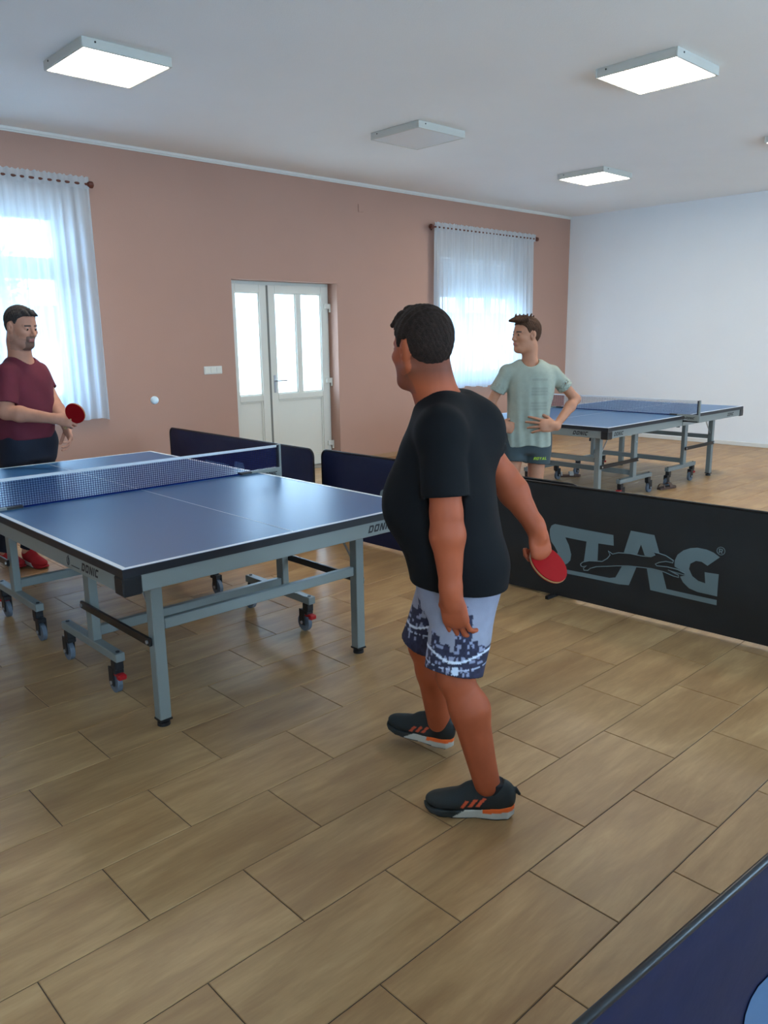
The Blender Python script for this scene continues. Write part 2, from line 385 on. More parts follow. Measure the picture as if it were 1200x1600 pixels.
# curtains
def curtain(xa, xb, zt, zb, y, seed, flare, label):
    r = random.Random(seed); nx = 260; nz = 26
    ph = [0]
    for i in range(nx): ph.append(ph[-1] + r.uniform(.35, .85))
    amp = [r.uniform(.35, 1) for _ in range(nx+1)]
    amp = [(amp[max(i-1, 0)]+amp[i]+amp[min(i+1, nx)])/3 for i in range(nx+1)]
    mb = MB()
    for j in range(nz+1):
        v = j/nz; z = zt+(zb-zt)*v
        for i in range(nx+1):
            u = i/nx
            cx = xa+(xb-xa)*u + flare*v*(u-.5)*2*.5
            a = (.008+.022*min(1, v*3))*amp[i]
            if v < .03: a = .006*amp[i]
            mb.v.append((cx+.006*math.sin(ph[i]*.7+v*2), y+a*math.sin(ph[i])+.008*math.sin(u*9+v*3), z+(.012*math.sin(u*23)+.010*math.sin(ph[i]*.3))*v + (.010*math.sin(ph[i]*1.7) if j == 0 else 0)))
    for j in range(nz):
        for i in range(nx):
            a = j*(nx+1)+i; mb.f.append((a, a+1, a+nx+2, a+nx+1))
    root = empty('sheer_curtain', ((xa+xb)/2, y, zb)); tag(root, label, 'curtain', 'sheer window curtains')
    mb.v = [(p[0]-(xa+xb)/2, p[1]-y, p[2]-zb) for p in mb.v]
    mb.build('curtain_fabric', SHEER, root, smooth=True)
    # gathered header tape with ruffle
    hb = MB(); n = 0
    for j, (dz, aa) in enumerate(((.045, 1.0), (.012, .6), (-.03, .5), (-.055, .6))):
        for i in range(nx+1):
            u = i/nx; hb.v.append((xa+(xb-xa)*u-(xa+xb)/2, -.012+.012*aa*math.sin(ph[i]*1.1), zt+dz+(.006*math.sin(ph[i]*1.9) if j == 0 else 0)-zb))
    for j in range(3):
        for i in range(nx): a = j*(nx+1)+i; hb.f.append((a, a+1, a+nx+2, a+nx+1))
    hb.build('header_ruffle', SHEER, root, smooth=True)
    hm = MB(); 
    return root
curtain(1.12, 3.315, 2.945, .815, YP-.10, 3, .02, 'sheer white curtain over the left window behind the man in maroon')
curtain(7.90, 10.07, 2.945, .84, YP-.10, 5, .0, 'sheer white curtain over the right window behind the teenager')
def rod(xa, xb, label):
    root = empty('curtain_rod', ((xa+xb)/2, YP-.10, 2.93)); tag(root, label, 'curtain rod', 'curtain rods')
    c = (xa+xb)/2; h = (xb-xa)/2
    MB().cyl((-h, 0, 0), (h, 0, 0), .013, 12).build('pole', WOODB, root, smooth=False)
    for s in (-1, 1):
        MB().tube([(s*h, 0, 0), (s*(h+.012), 0, 0), (s*(h+.02), 0, 0), (s*(h+.05), 0, 0), (s*(h+.06), 0, 0)], [.016, .027, .030, .030, .018], 12).build('finial', WOODB, root)
        MB().beam((s*(h-.06), 0, 0), (s*(h-.06), .10, 0), .02, .02).beam((s*(h-.06), .094, -.03), (s*(h-.06), .094, .03), .025, .012).build('bracket', WOODB, root)
rod(1.07, 3.30, 'dark brown wooden curtain rod above the left window')
rod(7.88, 10.09, 'dark brown wooden curtain rod above the right window')

# outside: ground, low building, tree
gd = MB().box(-30, 60, YP+.4, 60, -.45, -.3).build('courtyard_ground', mat('pale_concrete', (190, 186, 178), .9, noise=.05, nscale=.6)); tag(gd, kind='structure')
hs = empty('neighbouring_building', (12, 24, -.3)); tag(hs, 'pale low building with grey-blue roof across the yard, seen through curtains', 'building')
MB().box(-26, 26, 0, 6, 0, 1.9).build('wall', mat('render_pale', (235, 230, 215), .9), hs)
q = MB(); q.v = [(-27, -.5, 1.85), (27, -.5, 1.85), (27, 3, 3.0), (-27, 3, 3.0), (-27, 6.5, 1.85), (27, 6.5, 1.85)]; q.f = [(0, 1, 2, 3), (3, 2, 5, 4), (0, 3, 4), (1, 5, 2), (0, 4, 5, 1)]
q.build('roof', mat('slate_roof', (96, 110, 128), .8, noise=.1, nscale=2), hs, recalc=True)
tr = empty('garden_tree', (4.6, 15.5, -.3)); tag(tr, 'small green tree outside the left window, seen through the curtain', 'tree')
MB().tube([(0, 0, 0), (.05, 0, 1), (0, .05, 2.1)], [.09, .07, .05], 8).build('trunk', mat('bark', (90, 72, 55), .9), tr)
lm = MB(); rr = random.Random(4)
for i in range(1500):
    p = Vector((rr.gauss(0, 1), rr.gauss(0, 1), rr.gauss(0, 1))).normalized()*rr.uniform(.5, 1.0)*1.0; p.z = p.z*1.1+2.6
    a = Vector((rr.gauss(0, 1), rr.gauss(0, 1), rr.gauss(0, 1))).normalized(); b_ = a.orthogonal().normalized(); n = len(lm.v)
    for s1, s2 in ((0, 0), (.5, .5), (1, 0), (.5, -.5)): lm.v.append(tuple(p+a*.16*s1+b_*.09*s2))
    lm.f.append((n, n+1, n+2, n+3))
lo = lm.build('foliage', mat('leaf_green', (110, 150, 70), .7), tr); lo['kind'] = 'stuff'

# ------------------------------------------------------------------ ceiling lights
EMW = mat('lit_diffuser', (255, 250, 240), .5, emit=(1.0, .93, .80), emis=PANEL_STRENGTH)
OFFD = mat('unlit_diffuser', (226, 228, 226), .4)
LFR = mat('lamp_frame', (205, 203, 194), .45)
def panel(x, y, on, label):
    root = empty('ceiling_light', (x, y, HC)); tag(root, label, 'ceiling light', 'square ceiling panel lights')
    h = .30; T = .06; mb = MB()
    mb.box(-h, h, -h, -h+.016, -T, 0, .003); mb.box(-h, h, h-.016, h, -T, 0, .003); mb.box(-h, -h+.016, -h+.016, h-.016, -T, 0, .003); mb.box(h-.016, h, -h+.016, h-.016, -T, 0, .003)
    mb.build('frame', LFR, root)
    MB().box(-h+.016, h-.016, -h+.016, h-.016, -T+.004, -T+.010).build('diffuser', EMW if on else OFFD, root)
    MB().cyl((-h-.001, h*.72, -.02), (-h-.004, h*.72, -.02), .006, 8).build('screw', BLACKP, root); MB().cyl((-h*.72, -h-.001, -.02), (-h*.72, -h-.004, -.02), .006, 8).build('screw', BLACKP, root)
panel(2.60, 5.33, True, 'lit square ceiling light at upper left of the photo')
panel(5.50, 3.03, True, 'lit square ceiling light at upper right, largest and nearest')
panel(5.50, 5.33, False, 'unlit square ceiling light in the middle of the ceiling')
panel(8.40, 5.33, True, 'lit square ceiling light nearest the far white wall')
panel(8.40, 3.03, True, 'square ceiling light cut off by the right edge of the photo')

# ------------------------------------------------------------------ small wall things
sw = empty('light_switch', (4.553, YP, 1.225)); tag(sw, 'white triple light switch on pink wall left of the door', 'light switch')
MB().box(-.110, .110, -.010, 0, -.042, .042, .004).build('plate', TRIMM, sw)
for k in (-1, 0, 1): MB().box(k*.070-.030, k*.070+.030, -.015, -.010, -.030, .030, .002).build('rocker', PVC, sw)
jb = MB().box(6.67, 6.75, YP-.012, YP, 3.01, 3.10, .004).build('junction_cover', PINK); tag(jb, 'small pink cover plate high on the wall left of the right window', 'cover plate')
bl = bmesh.new(); bmesh.ops.create_uvsphere(bl, u_segments=24, v_segments=14, radius=.02); me = bpy.data.meshes.new('table_tennis_ball'); bl.to_mesh(me); bl.free()
bo = link('table_tennis_ball', me, BALLW, smooth=True); bo.location = (1.90, 3.68, 1.255); tag(bo, 'white table tennis ball in flight in front of pink wall', 'ball')

# ------------------------------------------------------------------ lettering: chunky slanted capitals
GLY = {'D': [[(0, 0), (4, 0), (5, 1), (5, 5), (4, 6), (0, 6)], [(1.5, 1.5), (3.5, 1.5), (3.5, 4.5), (1.5, 4.5)]],
       'O': [[(.6, 0), (4.4, 0), (5, .8), (5, 5.2), (4.4, 6), (.6, 6), (0, 5.2), (0, .8)], [(1.5, 1.5), (3.5, 1.5), (3.5, 4.5), (1.5, 4.5)]],
       'N': [[(0, 0), (1.5, 0), (1.5, 3.6), (3.3, 0), (5, 0), (5, 6), (3.5, 6), (3.5, 2.4), (1.7, 6), (0, 6)]],
       'I': [[(0, 0), (1.6, 0), (1.6, 6), (0, 6)]],
       'C': [[(.6, 0), (4.6, 0), (4.6, 1.5), (1.5, 1.5), (1.5, 4.5), (4.6, 4.5), (4.6, 6), (.6, 6), (0, 5.2), (0, .8)]],
       'R': [[(0, 0), (1.4, 0), (1.4, 2), (2.2, 2), (3.4, 0), (5, 0), (3.8, 2.2), (5, 3), (5, 5.2), (4.2, 6), (0, 6)], [(1.4, 3.2), (3.6, 3.2), (3.6, 4.8), (1.4, 4.8)]],
       'Y': [[(1.8, 0), (3.2, 0), (3.2, 2.6), (5, 6), (3.4, 6), (2.5, 4), (1.6, 6), (0, 6), (1.8, 2.6)]],
       'A': [[(0, 0), (1.5, 0), (1.9, 1.4), (3.1, 1.4), (3.5, 0), (5, 0), (3.3, 6), (1.7, 6)], [(2.1, 2.6), (2.9, 2.6), (2.5, 4.2)]],
       'L': [[(0, 0), (4.4, 0), (4.4, 1.4), (1.5, 1.4), (1.5, 6), (0, 6)]]}
def word(txt, O, ux, uz, height, slant=.35, gap=1.0):
    mb = MB(); O = Vector(O); ux = Vector(ux); uz = Vector(uz); k = height/6; cx = 0
    for ch in txt:
        g = GLY[ch]; loops = [[O+ux*(cx+p[0]+slant*p[1])*k+uz*p[1]*k for p in lp] for lp in g]
        tri = tessellate_polygon(loops); n = len(mb.v)
        for lp in loops: mb.v += [tuple(p) for p in lp]
        nn = ux.cross(uz)
        for t in tri:
            a, b, c = (Vector(mb.v[n+i]) for i in t)
            mb.f.append(tuple(n+i for i in (t if (b-a).cross(c-a).dot(nn) > 0 else t[::-1])))
        cx += max(p[0] for p in g[0])+gap
    return mb, cx*k

# ------------------------------------------------------------------ table tennis table (local: x 0..1.525, y 0..2.74)
TWD, TLN, TH = 1.525, 2.74, .76
def make_table(label):
    root = empty('table_tennis_table', (0, 0, 0)); tag(root, label, 'table', 'table tennis tables')
    def my(y): return TLN-y
    for half in (0, 1):
        f = (lambda y: y) if half == 0 else my
        y0, y1 = f(0.0), f(1.368)
        a, b = min(y0, y1), max(y0, y1)
        top = MB().box(0, TWD, a, b, TH-.030, TH, .0015).build('tabletop', TOPM, root)
        # white lines lie on top as paint
        wl_ = MB(); e = .0008
        yo = (a, a+.02) if half == 0 else (b-.02, b)
        wl_.box(0, .02, a, b, TH, TH+e); wl_.box(TWD-.02, TWD, a, b, TH, TH+e); wl_.box(.02, TWD-.02, *yo, TH, TH+e)
        wl_.box(TWD/2-.0015, TWD/2+.0015, a+(.02 if half == 0 else 0), b-(0 if half == 0 else .02), TH, TH+e)
        wl_.build('boundary_line', WLINE, top)
        eb = MB(); eb.box(-.003, 0, a, b, TH-.032, TH-.001); eb.box(TWD, TWD+.003, a, b, TH-.032, TH-.001); eb.box(-.003, TWD+.003, y0-.003 if half == 0 else y0, y0 if half == 0 else y0+.003, TH-.032, TH-.001)
        eb.build('edge_band', EDGEB, top)
        ap = MB(); z0, z1 = TH-.098, TH-.031
        ap.box(.004, .030, a+.004, b-.004, z0, z1, .002); ap.box(TWD-.030, TWD-.004, a+.004, b-.004, z0, z1, .002)
        ye = (a+.004, a+.030) if half == 0 else (b-.030, b-.004)
        ap.box(.030, TWD-.030, *ye, z0, z1, .002)
        ym = f(1.345); ap.box(.030, TWD-.030, ym-.012, ym+.012, z0+.015, z1, .002)
        apo = ap.build('apron_rail', GREYST, root)
        for s in (0, 1):
            xx = (-.006, .068) if s == 0 else (TWD-.068, TWD+.006)
            yy = (f(-.006), f(.068))
            MB().box(*xx, *yy, TH-.103, TH-.0305, .006).build('corner_guard', BLACKP, root)
            lx = .225 if s == 0 else TWD-.225; sg = -1 if s == 0 else 1
            yl = f(.235)
            lg = MB().box(lx-.025, lx+.025, yl-.025, yl+.025, .030, TH-.09, .003).build('leg', GREYST, root)
            MB().box(lx-.027, lx+.027, yl-.027, yl+.027, .024, .032).tube([(lx, yl, .026), (lx, yl, .018), (lx, yl, .015), (lx, yl, 0)], [.015, .015, .026, .027], 14).build('foot', BLACKP, lg)
            # folding link, on the outer side
            xk = lx+sg*.034
            lk = MB().box(xk-.007, xk+.007, f(.225), f(.89), .352, .388, .003).build('folding_link', BLACKST, root)
            for yy_ in (.24, .875): MB().cyl((xk+sg*.006, f(yy_), .37), (xk+sg*.013, f(yy_), .37), .008, 10).build('bolt', SILVER, lk)
            MB().beam((lx, f(.262), .47), (lx, f(.42), .665), .008, .008).build('leg_brace', SILVER, root)
            # upright and its wheeled foot
            up = MB().box(lx-.018, lx+.022, f(.83), f(.89), .20, TH-.09, .003).build('upright', GREYST, root)
            MB().cyl((lx-.03, f(.86), .54), (lx+.03, f(.86), .54), .006, 8).build('bolt', SILVER, up)
            bar = MB().box(lx-.022, lx+.022, f(.60), f(1.20), .163, .203, .003).build('base_bar', GREYST, root)
            [MB().cyl((lx, f(yy_), .203), (lx, f(yy_), .207), .009, 10).build('bolt', BLACKP, bar) for yy_ in (.625, 1.175)]
            for j, yc in enumerate((.64, 1.16)):
                yw = f(yc); off = f(yc+(.03 if j == 0 else .03))
                c = MB().box(lx-.021, lx+.021, yw-.023, yw+.023, .118, .163, .004).box(lx-.022, lx-.016, off-.024, off+.024, .035, .125, .003).box(lx+.016, lx+.022, off-.024, off+.024, .035, .125, .003).box(lx-.021, lx+.021, min(yw, off)-.018, max(yw, off)+.018, .100, .124, .003).build('caster', BLACKP, root)
                MB().tube([(lx-.0125, off, .048), (lx-.011, off, .048), (lx+.011, off, .048), (lx+.0125, off, .048)], [.040, .048, .048, .040], 24).build('wheel', RUBBER, c)
                MB().cyl((lx-.026, off, .050), (lx+.026, off, .050), .009, 10).build('axle', SILVER, c)
                if j == 0:
                    yb_ = f(yc-.035); MB().box(lx-.018, lx+.018, min(yb_, off)-.006, max(yb_, off)-.008, .088, .104, .004).box(lx-.020, lx+.020, yb_-.014, yb_+.012, .078, .102, .005).build('brake_lever', REDP, c)
        yl = f(.235); MB().box(.256, TWD-.256, yl-.014, yl+.014, .41, .455, .003).build('leg_crossbar', GREYST, root)
        yu = f(.86); MB().box(.247, TWD-.243, yu-.016, yu+.016, .215, .262, .003).build('frame_crossbar', GREYST, root)
        yh = f(.86); MB().box(.247, TWD-.243, yh-.012, yh+.012, TH-.13, TH-.10, .003).build('frame_crossbar', GREYST, root)
        # central transport wheel hanging below the middle of the half
        # lettering on apron: on each side near the corner and on each end
        for s in (0, 1):
            xs = .0035 if s == 0 else TWD-.0035
            # side print: reads left to right from outside
            if (half == 0) == (s == 0):
                # ends with C near the corner: start far, run towards corner
                dirv = (0, -1, 0) if s == 0 else (0, 1, 0); st = .375 if s == 0 else .375
                O = (xs, f(.375), TH-.081)
            else:
                dirv = (0, -1, 0) if s == 0 else (0, 1, 0); O = (xs, f(.105), TH-.081)
            w_, L_ = word('DONIC', O, dirv, (0, 0, 1), .034, gap=1.2); w_.build('printed_lettering', LETTER, apo)
        if half == 0: w_, L_ = word('DONIC', (TWD-.105-.25, .0035, TH-.081), (1, 0, 0), (0, 0, 1), .034, gap=1.2)
        else: w_, L_ = word('DONIC', (.105+.25, TLN-.0035, TH-.081), (-1, 0, 0), (0, 0, 1), .034, gap=1.2)
        w_.build('printed_lettering', LETTER, apo)
    # round emblem and thin line beside the lettering on the near side
    em = MB(); cx, cz = .50, TH-.066; 
    em.tube([(.0035, cx+.013*math.cos(t), cz+.017*math.sin(t)) for t in [k*math.pi/8 for k in range(17)]], .0012, 5)
    em.tube([(.0035, cx-.006, cz+.024), (.0035, cx-.002, cz), (.0035, cx+.005, cz-.02)], .0018, 5)
    em.box(.002, .0037, .395, .47, TH-.080, TH-.077); em.build('printed_emblem', LETTER, root)
    return root
def make_net(label):
    root = empty('table_tennis_net', (0, 0, 0)); tag(root, label, 'net', 'nets clamped across the tables')
    ym = TLN/2; x0, x1 = -.148, TWD+.148; zb, zt = TH+.006, TH+.152
    nm = MB(); n = 146
    for i in range(n+1):
        x = x0+(x1-x0)*i/n; nm.box(x-.0009, x+.0009, ym-.0009, ym+.0009, zb, zt-.012)
    for j in range(12):
        z = zb+(zt-.012-zb)*j/12; nm.box(x0, x1, ym-.0009, ym+.0009, z-.0009, z+.0009)
    o = nm.build('net_mesh', mat('navy_net_cord', (12, 28, 84), .9, spec=.1), root); o['kind'] = 'stuff'
    MB().box(x0, x1, ym-.003, ym+.003, zt-.014, zt+.001, .001).build('top_tape', mat('white_tape', (205, 208, 212), .7), root)
    MB().box(x0, x1, ym-.0015, ym+.0015, zb-.005, zb+.003).build('bottom_cord', mat('navy_net_cord', (12, 28, 84), .9, spec=.1), root)
    for s in (-1, 1):
        xp = x0-.006 if s < 0 else x1+.006; xe = 0 if s < 0 else TWD
        MB().box(xp-.008, xp+.008, ym-.010, ym+.010, TH-.055, TH+.156, .002).build('post', GREYST, root)
        MB().box(xp-s*.014-.006, xp-s*.014+.006, ym-.012, ym+.012, zb, zt, .002).build('net_sleeve', mat('black_sleeve', (15, 18, 34), .7), root)
        c = MB(); ylo, yhi = ym-.018, ym+.018
        pts = [(xe-s*.13, TH+.002), (xe-s*.12, TH+.013), (xe+s*.03, TH+.016), (xp, TH+.016), (xp, TH-.045), (xe+s*.05, TH-.045), (xe+s*.025, TH-.012), (xe+s*.006, TH+.002)]
        c.poly([(p[0], ylo, p[1]) for p in pts], (0, 1, 0), yhi-ylo)
        c.build('clamp', GREYST, root, recalc=True)
        cp = MB().box(xe-s*.14, xe-s*.06, ym-.020, ym+.020, TH+.001, TH+.015, .004).build('clamp_pad', BLACKP, root)
        w_, _ = word('DONIC', (min(xp, xe)+.03, ylo-.001, TH-.026), (1, 0, 0), (0, 0, 1), .020); w_.build('printed_lettering', LETTER, root)
        k = MB().cyl((xe-s*.05, ym, TH-.05), (xe-s*.05, ym, TH-.098), .007, 8).cyl((xe-s*.05, ym, TH-.098), (xe-s*.05, ym, TH-.115), .018, 12)
        k.beam((xe-s*.05, ym, TH-.05), (xp, ym, TH-.05), .014, .014)
        k.build('clamp_screw', BLACKP, root)
    return root
tbl = make_table('blue table tennis table nearest the camera, between the two playing men')
tbl.location = (1.161, 2.579, 0)
tb2 = copy_tree(tbl); tb2['label'] = 'blue table tennis table behind the teenager, before the white wall'; tb2.location = (6.037, 3.595+TWD, 0); tb2.rotation_euler = (0, 0, -math.pi/2)
net = make_net('net with white top tape across the nearer table'); net.location = tbl.location
nt2 = copy_tree(net); nt2['label'] = 'net with white top tape across the table by the white wall'; nt2.location = tb2.location; nt2.rotation_euler = tb2.rotation_euler

# ------------------------------------------------------------------ court barriers with printed lettering and running dog
LG = dict(
 ST=[(778,190),(787,166),(1110,166),(1171,173),(1210,289),(1128,286),(1087,201),(1051,191)],
 S1=[(656,379),(654,414),(665,439),(688,452),(1066,447),(1070,385),(975,382),(973,279),(914,268),(887,249),(901,381),(762,383),(788,340),(806,286),(802,250),(785,228),(742,205),(700,196),(668,201),(656,235),(680,258),(711,269),(716,285),(694,315),(668,341)],
 A=[(1169,489),(1305,486),(1340,390),(1318,380),(1293,362),(1255,362),(1231,420),(1211,360),(1131,356)],
 A2=[(1270,294),(1361,292),(1391,200),(1663,201),(1663,172),(1298,173)],
 G=[(1662,430),(1628,449),(1591,458),(1543,459),(1506,450),(1470,431),(1440,402),(1427,367),(1428,335),(1489,309),(1486,296),(1462,286),(1480,258),(1515,232),(1560,222),(1664,221),(1665,341),(1592,338),(1599,279),(1562,284),(1529,303),(1509,338),(1514,368),(1542,388),(1572,389),(1604,374)])
DOG = [(869,241),(884,255),(921,269),(1003,280),(1034,304),(1050,327),(1038,348),(1065,335),(1100,349),(1170,357),(1239,356),(1293,362),(1316,377),(1307,391),(1337,390),(1377,385),(1421,366),(1418,353),(1379,353),(1341,340),(1319,326),(1329,318),(1387,324),(1446,322),(1489,309),(1485,300),(1428,304),(1395,308),(1454,292),(1455,280),(1427,281),(1370,293),(1297,296),(1229,290),(1160,283),(1090,270),(1019,253),(968,242),(931,225),(916,210),(892,207),(889,218),(908,238),(885,226),(873,229)]
def barrier(A, B, H, fab, ink, label, seed, flip=False, backprint=True):
    A = Vector(A); B = Vector(B); L = (B-A).length; ang = math.atan2(B.y-A.y, B.x-A.x)
    root = empty('court_barrier', (A.x, A.y, 0), ang); tag(root, label, 'barrier', 'court barriers around the nearer table')
    # local: x along, y normal (camera side is -y), z up
    r = .06; outline = []
    for cx, cz, a0 in ((r, H-r, 180), (L-r, H-r, 90)):
        for k in range(7):
            t = math.radians(a0-90*k/6); outline.append((cx+r*math.cos(t), cz+r*math.sin(t)))
    nx, nz = 90, 26; rr = random.Random(seed); P = [(rr.uniform(3, 9), rr.uniform(3, 12), rr.uniform(0, 6), rr.uniform(.4, 1)) for _ in range(6)]
    def inside_top(x):
        if x < r: return H-r+math.sqrt(max(0, r*r-(r-x)**2))
        if x > L-r: return H-r+math.sqrt(max(0, r*r-(x-(L-r))**2))
        return H
    def wav(x, z):
        e = min(1, x/.25, (L-x)/.25, z/.15, (H-z)/.1); e = max(e, 0)
        return e*.0035*sum(w*math.sin(a*x+b*z+c) for a, b, c, w in P) + e*.004*math.sin((x-z)*7+seed)
    mb = MB()
    for sgn in (-1, 1):
        n = len(mb.v)
        for j in range(nz+1):
            for i in range(nx+1):
                x = L*i/nx; 
                if i == 1: x = L*.25/nx*1.2
                if i == nx-1: x = L-L*.25/nx*1.2
                zt = inside_top(x); z = .015+(zt-.015)*j/nz
                ed = .002 if 0 < i < nx and 0 < j < nz else 0
                bulge = .012*math.exp(-((H-z)/.02)**2) if j < nz else 0
                mb.v.append((x, sgn*(ed+bulge)+wav(x, z), z))
        for j in range(nz):
            for i in range(nx):
                a = n+j*(nx+1)+i; q = (a, a+1, a+nx+2, a+nx+1); mb.f.append(q if sgn < 0 else q[::-1])
    mb.build('fabric_panel', fab, root, smooth=True)
    # frame tube
    pts = [(0.004, 0, .012)]+[(x, 0, z) for x, z in outline]+[(L-.004, 0, .012)]
    MB().tube(pts, .0075, 8).build('frame_tube', BLACKST, root, smooth=True)
    for x in (.10, L-.10):
        MB().beam((x, -.16, .010), (x, .16, .010), .022, .020).cyl((x, 0, .01), (x, 0, .05), .012, 8).build('foot', BLACKP, root)
    for sgn in (-1, 1):
        if sgn > 0 and not backprint: continue
        def X(s, z, off):
            s = s/1000; z = z/1000
            xx = s if sgn < 0 else L-s
            return (xx, sgn*off+wav(xx, z), z)
        def dens(pl, closed=True, step=30):
            out = []
            for i in range(len(pl)):
                a = pl[i]; b = pl[(i+1) % len(pl)]; n = max(1, int(math.dist(a, b)/step))
                for k in range(n): out.append((a[0]+(b[0]-a[0])*k/n, a[1]+(b[1]-a[1])*k/n))
            return out
        def sheet(polys, off, name, m):
            bm = bmesh.new()
            for pl in polys:
                d = dens(pl); tri = tessellate_polygon([[Vector((p[0], p[1], 0)) for p in d]])
                vs = [bm.verts.new((p[0], p[1], 0)) for p in d]
                for t in tri:
                    try: bm.faces.new([vs[i] for i in t])
                    except ValueError: pass
            # cut into a grid so that the print follows the cloth
            for xx in range(640, 1700, 40):
                bmesh.ops.bisect_plane(bm, geom=bm.verts[:]+bm.edges[:]+bm.faces[:], plane_co=(xx, 0, 0), plane_no=(1, 0, 0))
            for zz in range(160, 500, 40):
                bmesh.ops.bisect_plane(bm, geom=bm.verts[:]+bm.edges[:]+bm.faces[:], plane_co=(0, zz, 0), plane_no=(0, 1, 0))
            for v in bm.verts: v.co = Vector(X(v.co.x, v.co.y, off))
            bmesh.ops.recalc_face_normals(bm, faces=bm.faces[:])
            me = bpy.data.meshes.new(name); bm.to_mesh(me); bm.free()
            return link(name, me, m, root)
        sheet(list(LG.values()), .0045, 'printed_lettering', ink)
        sheet([DOG], .0062, 'printed_dog', fab)
        d = dens(DOG, step=25); tb = MB().tube([X(p[0], p[1], .0062) for p in d+[d[0]]], .0030, 5)
        tb.build('printed_dog_outline', ink, root)
        rg = MB().tube([X(1664+20*math.cos(t), 463+20*math.sin(t), .0045) for t in [k*math.pi/10 for k in range(21)]], .0016, 5)
        w_, _ = word('R', X(1654, 451, .0055), (1 if sgn < 0 else -1, 0, 0), (0, 0, 1), .024, slant=0)
        n = len(rg.v); rg.v += w_.v; rg.f += [tuple(n+i for i in f) for f in w_.f]
        rg.build('printed_registered_mark', ink, root)
    return root
barrier((3.82, 7.13), (3.785, 4.81), .70, NAVYF, LOGOB, 'navy court barrier farthest back, before the pink wall and door', 2)
barrier((3.90, 4.85), (3.955, 2.52), .685, NAVYF, LOGOG, 'navy court barrier partly hidden behind the man in the black shirt', 5)
barrier((3.83, 3.31), (3.945, .98), .69, BLACKF, LOGOG, 'black court barrier at right with big grey lettering and a running dog', 8)
barrier((.56, .452), (2.885, .285), .705, NAVYF, LOGOB, 'navy court barrier cut off at the bottom right corner of the photo', 11)

# ------------------------------------------------------------------ people: signed-distance modelling, one continuous surface per piece
f32 = np.float32
class Field:
    def __init__(s, lo, hi, h):
        s.lo = np.array(lo, float); s.h = h; s.n = np.ceil((np.array(hi)-s.lo)/h).astype(int)+1
        s.a = np.full(s.n, .5, f32)
        s.ax = [(s.lo[i]+h*np.arange(s.n[i])).astype(f32) for i in range(3)]
    def reg(s, lo, hi, pad):
        sl = []
        for i in range(3):
            a = int(max(0, math.floor((lo[i]-pad-s.lo[i])/s.h))); b = int(min(s.n[i], math.ceil((hi[i]+pad-s.lo[i])/s.h)+1))
            if b <= a: return None
            sl.append(slice(a, b))
        return tuple(sl), s.ax[0][sl[0]][:, None, None], s.ax[1][sl[1]][None, :, None], s.ax[2][sl[2]][None, None, :]
    def op(s, prim, k=.01, mode='u', pad=None):
        fn, lo, hi = prim; r = s.reg(lo, hi, pad if pad is not None else k+3*s.h)
        if r is None: return s
        sl, x, y, z = r; d = fn(x, y, z); a = s.a[sl]
        if mode == 's': d = -d
        if mode == 'u':
            hh = np.clip(k-np.abs(a-d), 0, None)/max(k, 1e-6); s.a[sl] = np.minimum(a, d)-hh*hh*k*.25
        else:
            hh = np.clip(k-np.abs(a-d), 0, None)/max(k, 1e-6); s.a[sl] = np.maximum(a, d)+hh*hh*k*.25
        return s
    def u(s, prim, k=.01): return s.op(prim, k, 'u')
    def sub(s, prim, k=.004): return s.op(prim, k, 's')
    def clip(s, fn):
        s.a = np.maximum(s.a, fn(s.ax[0][:, None, None], s.ax[1][None, :, None], s.ax[2][None, None, :]).astype(f32)); return s
    def noise(s, fn):
        s.a = s.a + fn(s.ax[0][:, None, None], s.ax[1][None, :, None], s.ax[2][None, None, :]).astype(f32); return s
    def mesh(s):
        a = s.a; a[0] = a[-1] = .1; a[:, 0] = a[:, -1] = .1; a[:, :, 0] = a[:, :, -1] = .1
        sg = a < 0; u8 = sg.astype(np.uint8); c = 0
        for i in (0, 1):
            for j in (0, 1):
                for k in (0, 1): c = c + u8[i:a.shape[0]-1+i, j:a.shape[1]-1+j, k:a.shape[2]-1+k]
        act = (c > 0) & (c < 8); idx = np.argwhere(act); vid = np.full(act.shape, -1, np.int32); vid[act] = np.arange(len(idx))
        P = np.zeros((len(idx), 3)); cnt = np.zeros(len(idx)); cs = [(i, j, k) for i in (0, 1) for j in (0, 1) for k in (0, 1)]
        vals = {q: a[idx[:, 0]+q[0], idx[:, 1]+q[1], idx[:, 2]+q[2]] for q in cs}
        for q in cs:
            for ax in range(3):
                if q[ax]: continue
                w = list(q); w[ax] = 1; w = tuple(w); va, vb = vals[q], vals[w]; m = (va < 0) != (vb < 0)
                t = np.where(m, va/np.where(m, va-vb, 1), 0)
                p = np.array(q, float)[None, :]+t[:, None]*(np.array(w)-np.array(q))[None, :]
                P += p*m[:, None]; cnt += m
        V = s.lo+s.h*(idx+P/cnt[:, None]); F = []
        for ax in range(3):
            b, c2 = (ax+1) % 3, (ax+2) % 3
            s0 = np.take(sg, range(0, sg.shape[ax]-1), ax); s1 = np.take(sg, range(1, sg.shape[ax]), ax)
            e = np.argwhere(s0 != s1); ok = (e[:, b] > 0) & (e[:, c2] > 0) & (e[:, b] < sg.shape[b]-1) & (e[:, c2] < sg.shape[c2]-1); e = e[ok]
            ins = sg[e[:, 0], e[:, 1], e[:, 2]]; q = []
            for db, dc in ((-1, -1), (0, -1), (0, 0), (-1, 0)):
                g = e.copy(); g[:, b] += db; g[:, c2] += dc; q.append(vid[g[:, 0], g[:, 1], g[:, 2]])
            q = np.stack(q, 1); q[~ins] = q[~ins][:, ::-1]; F.append(q)
        return V, np.concatenate(F)
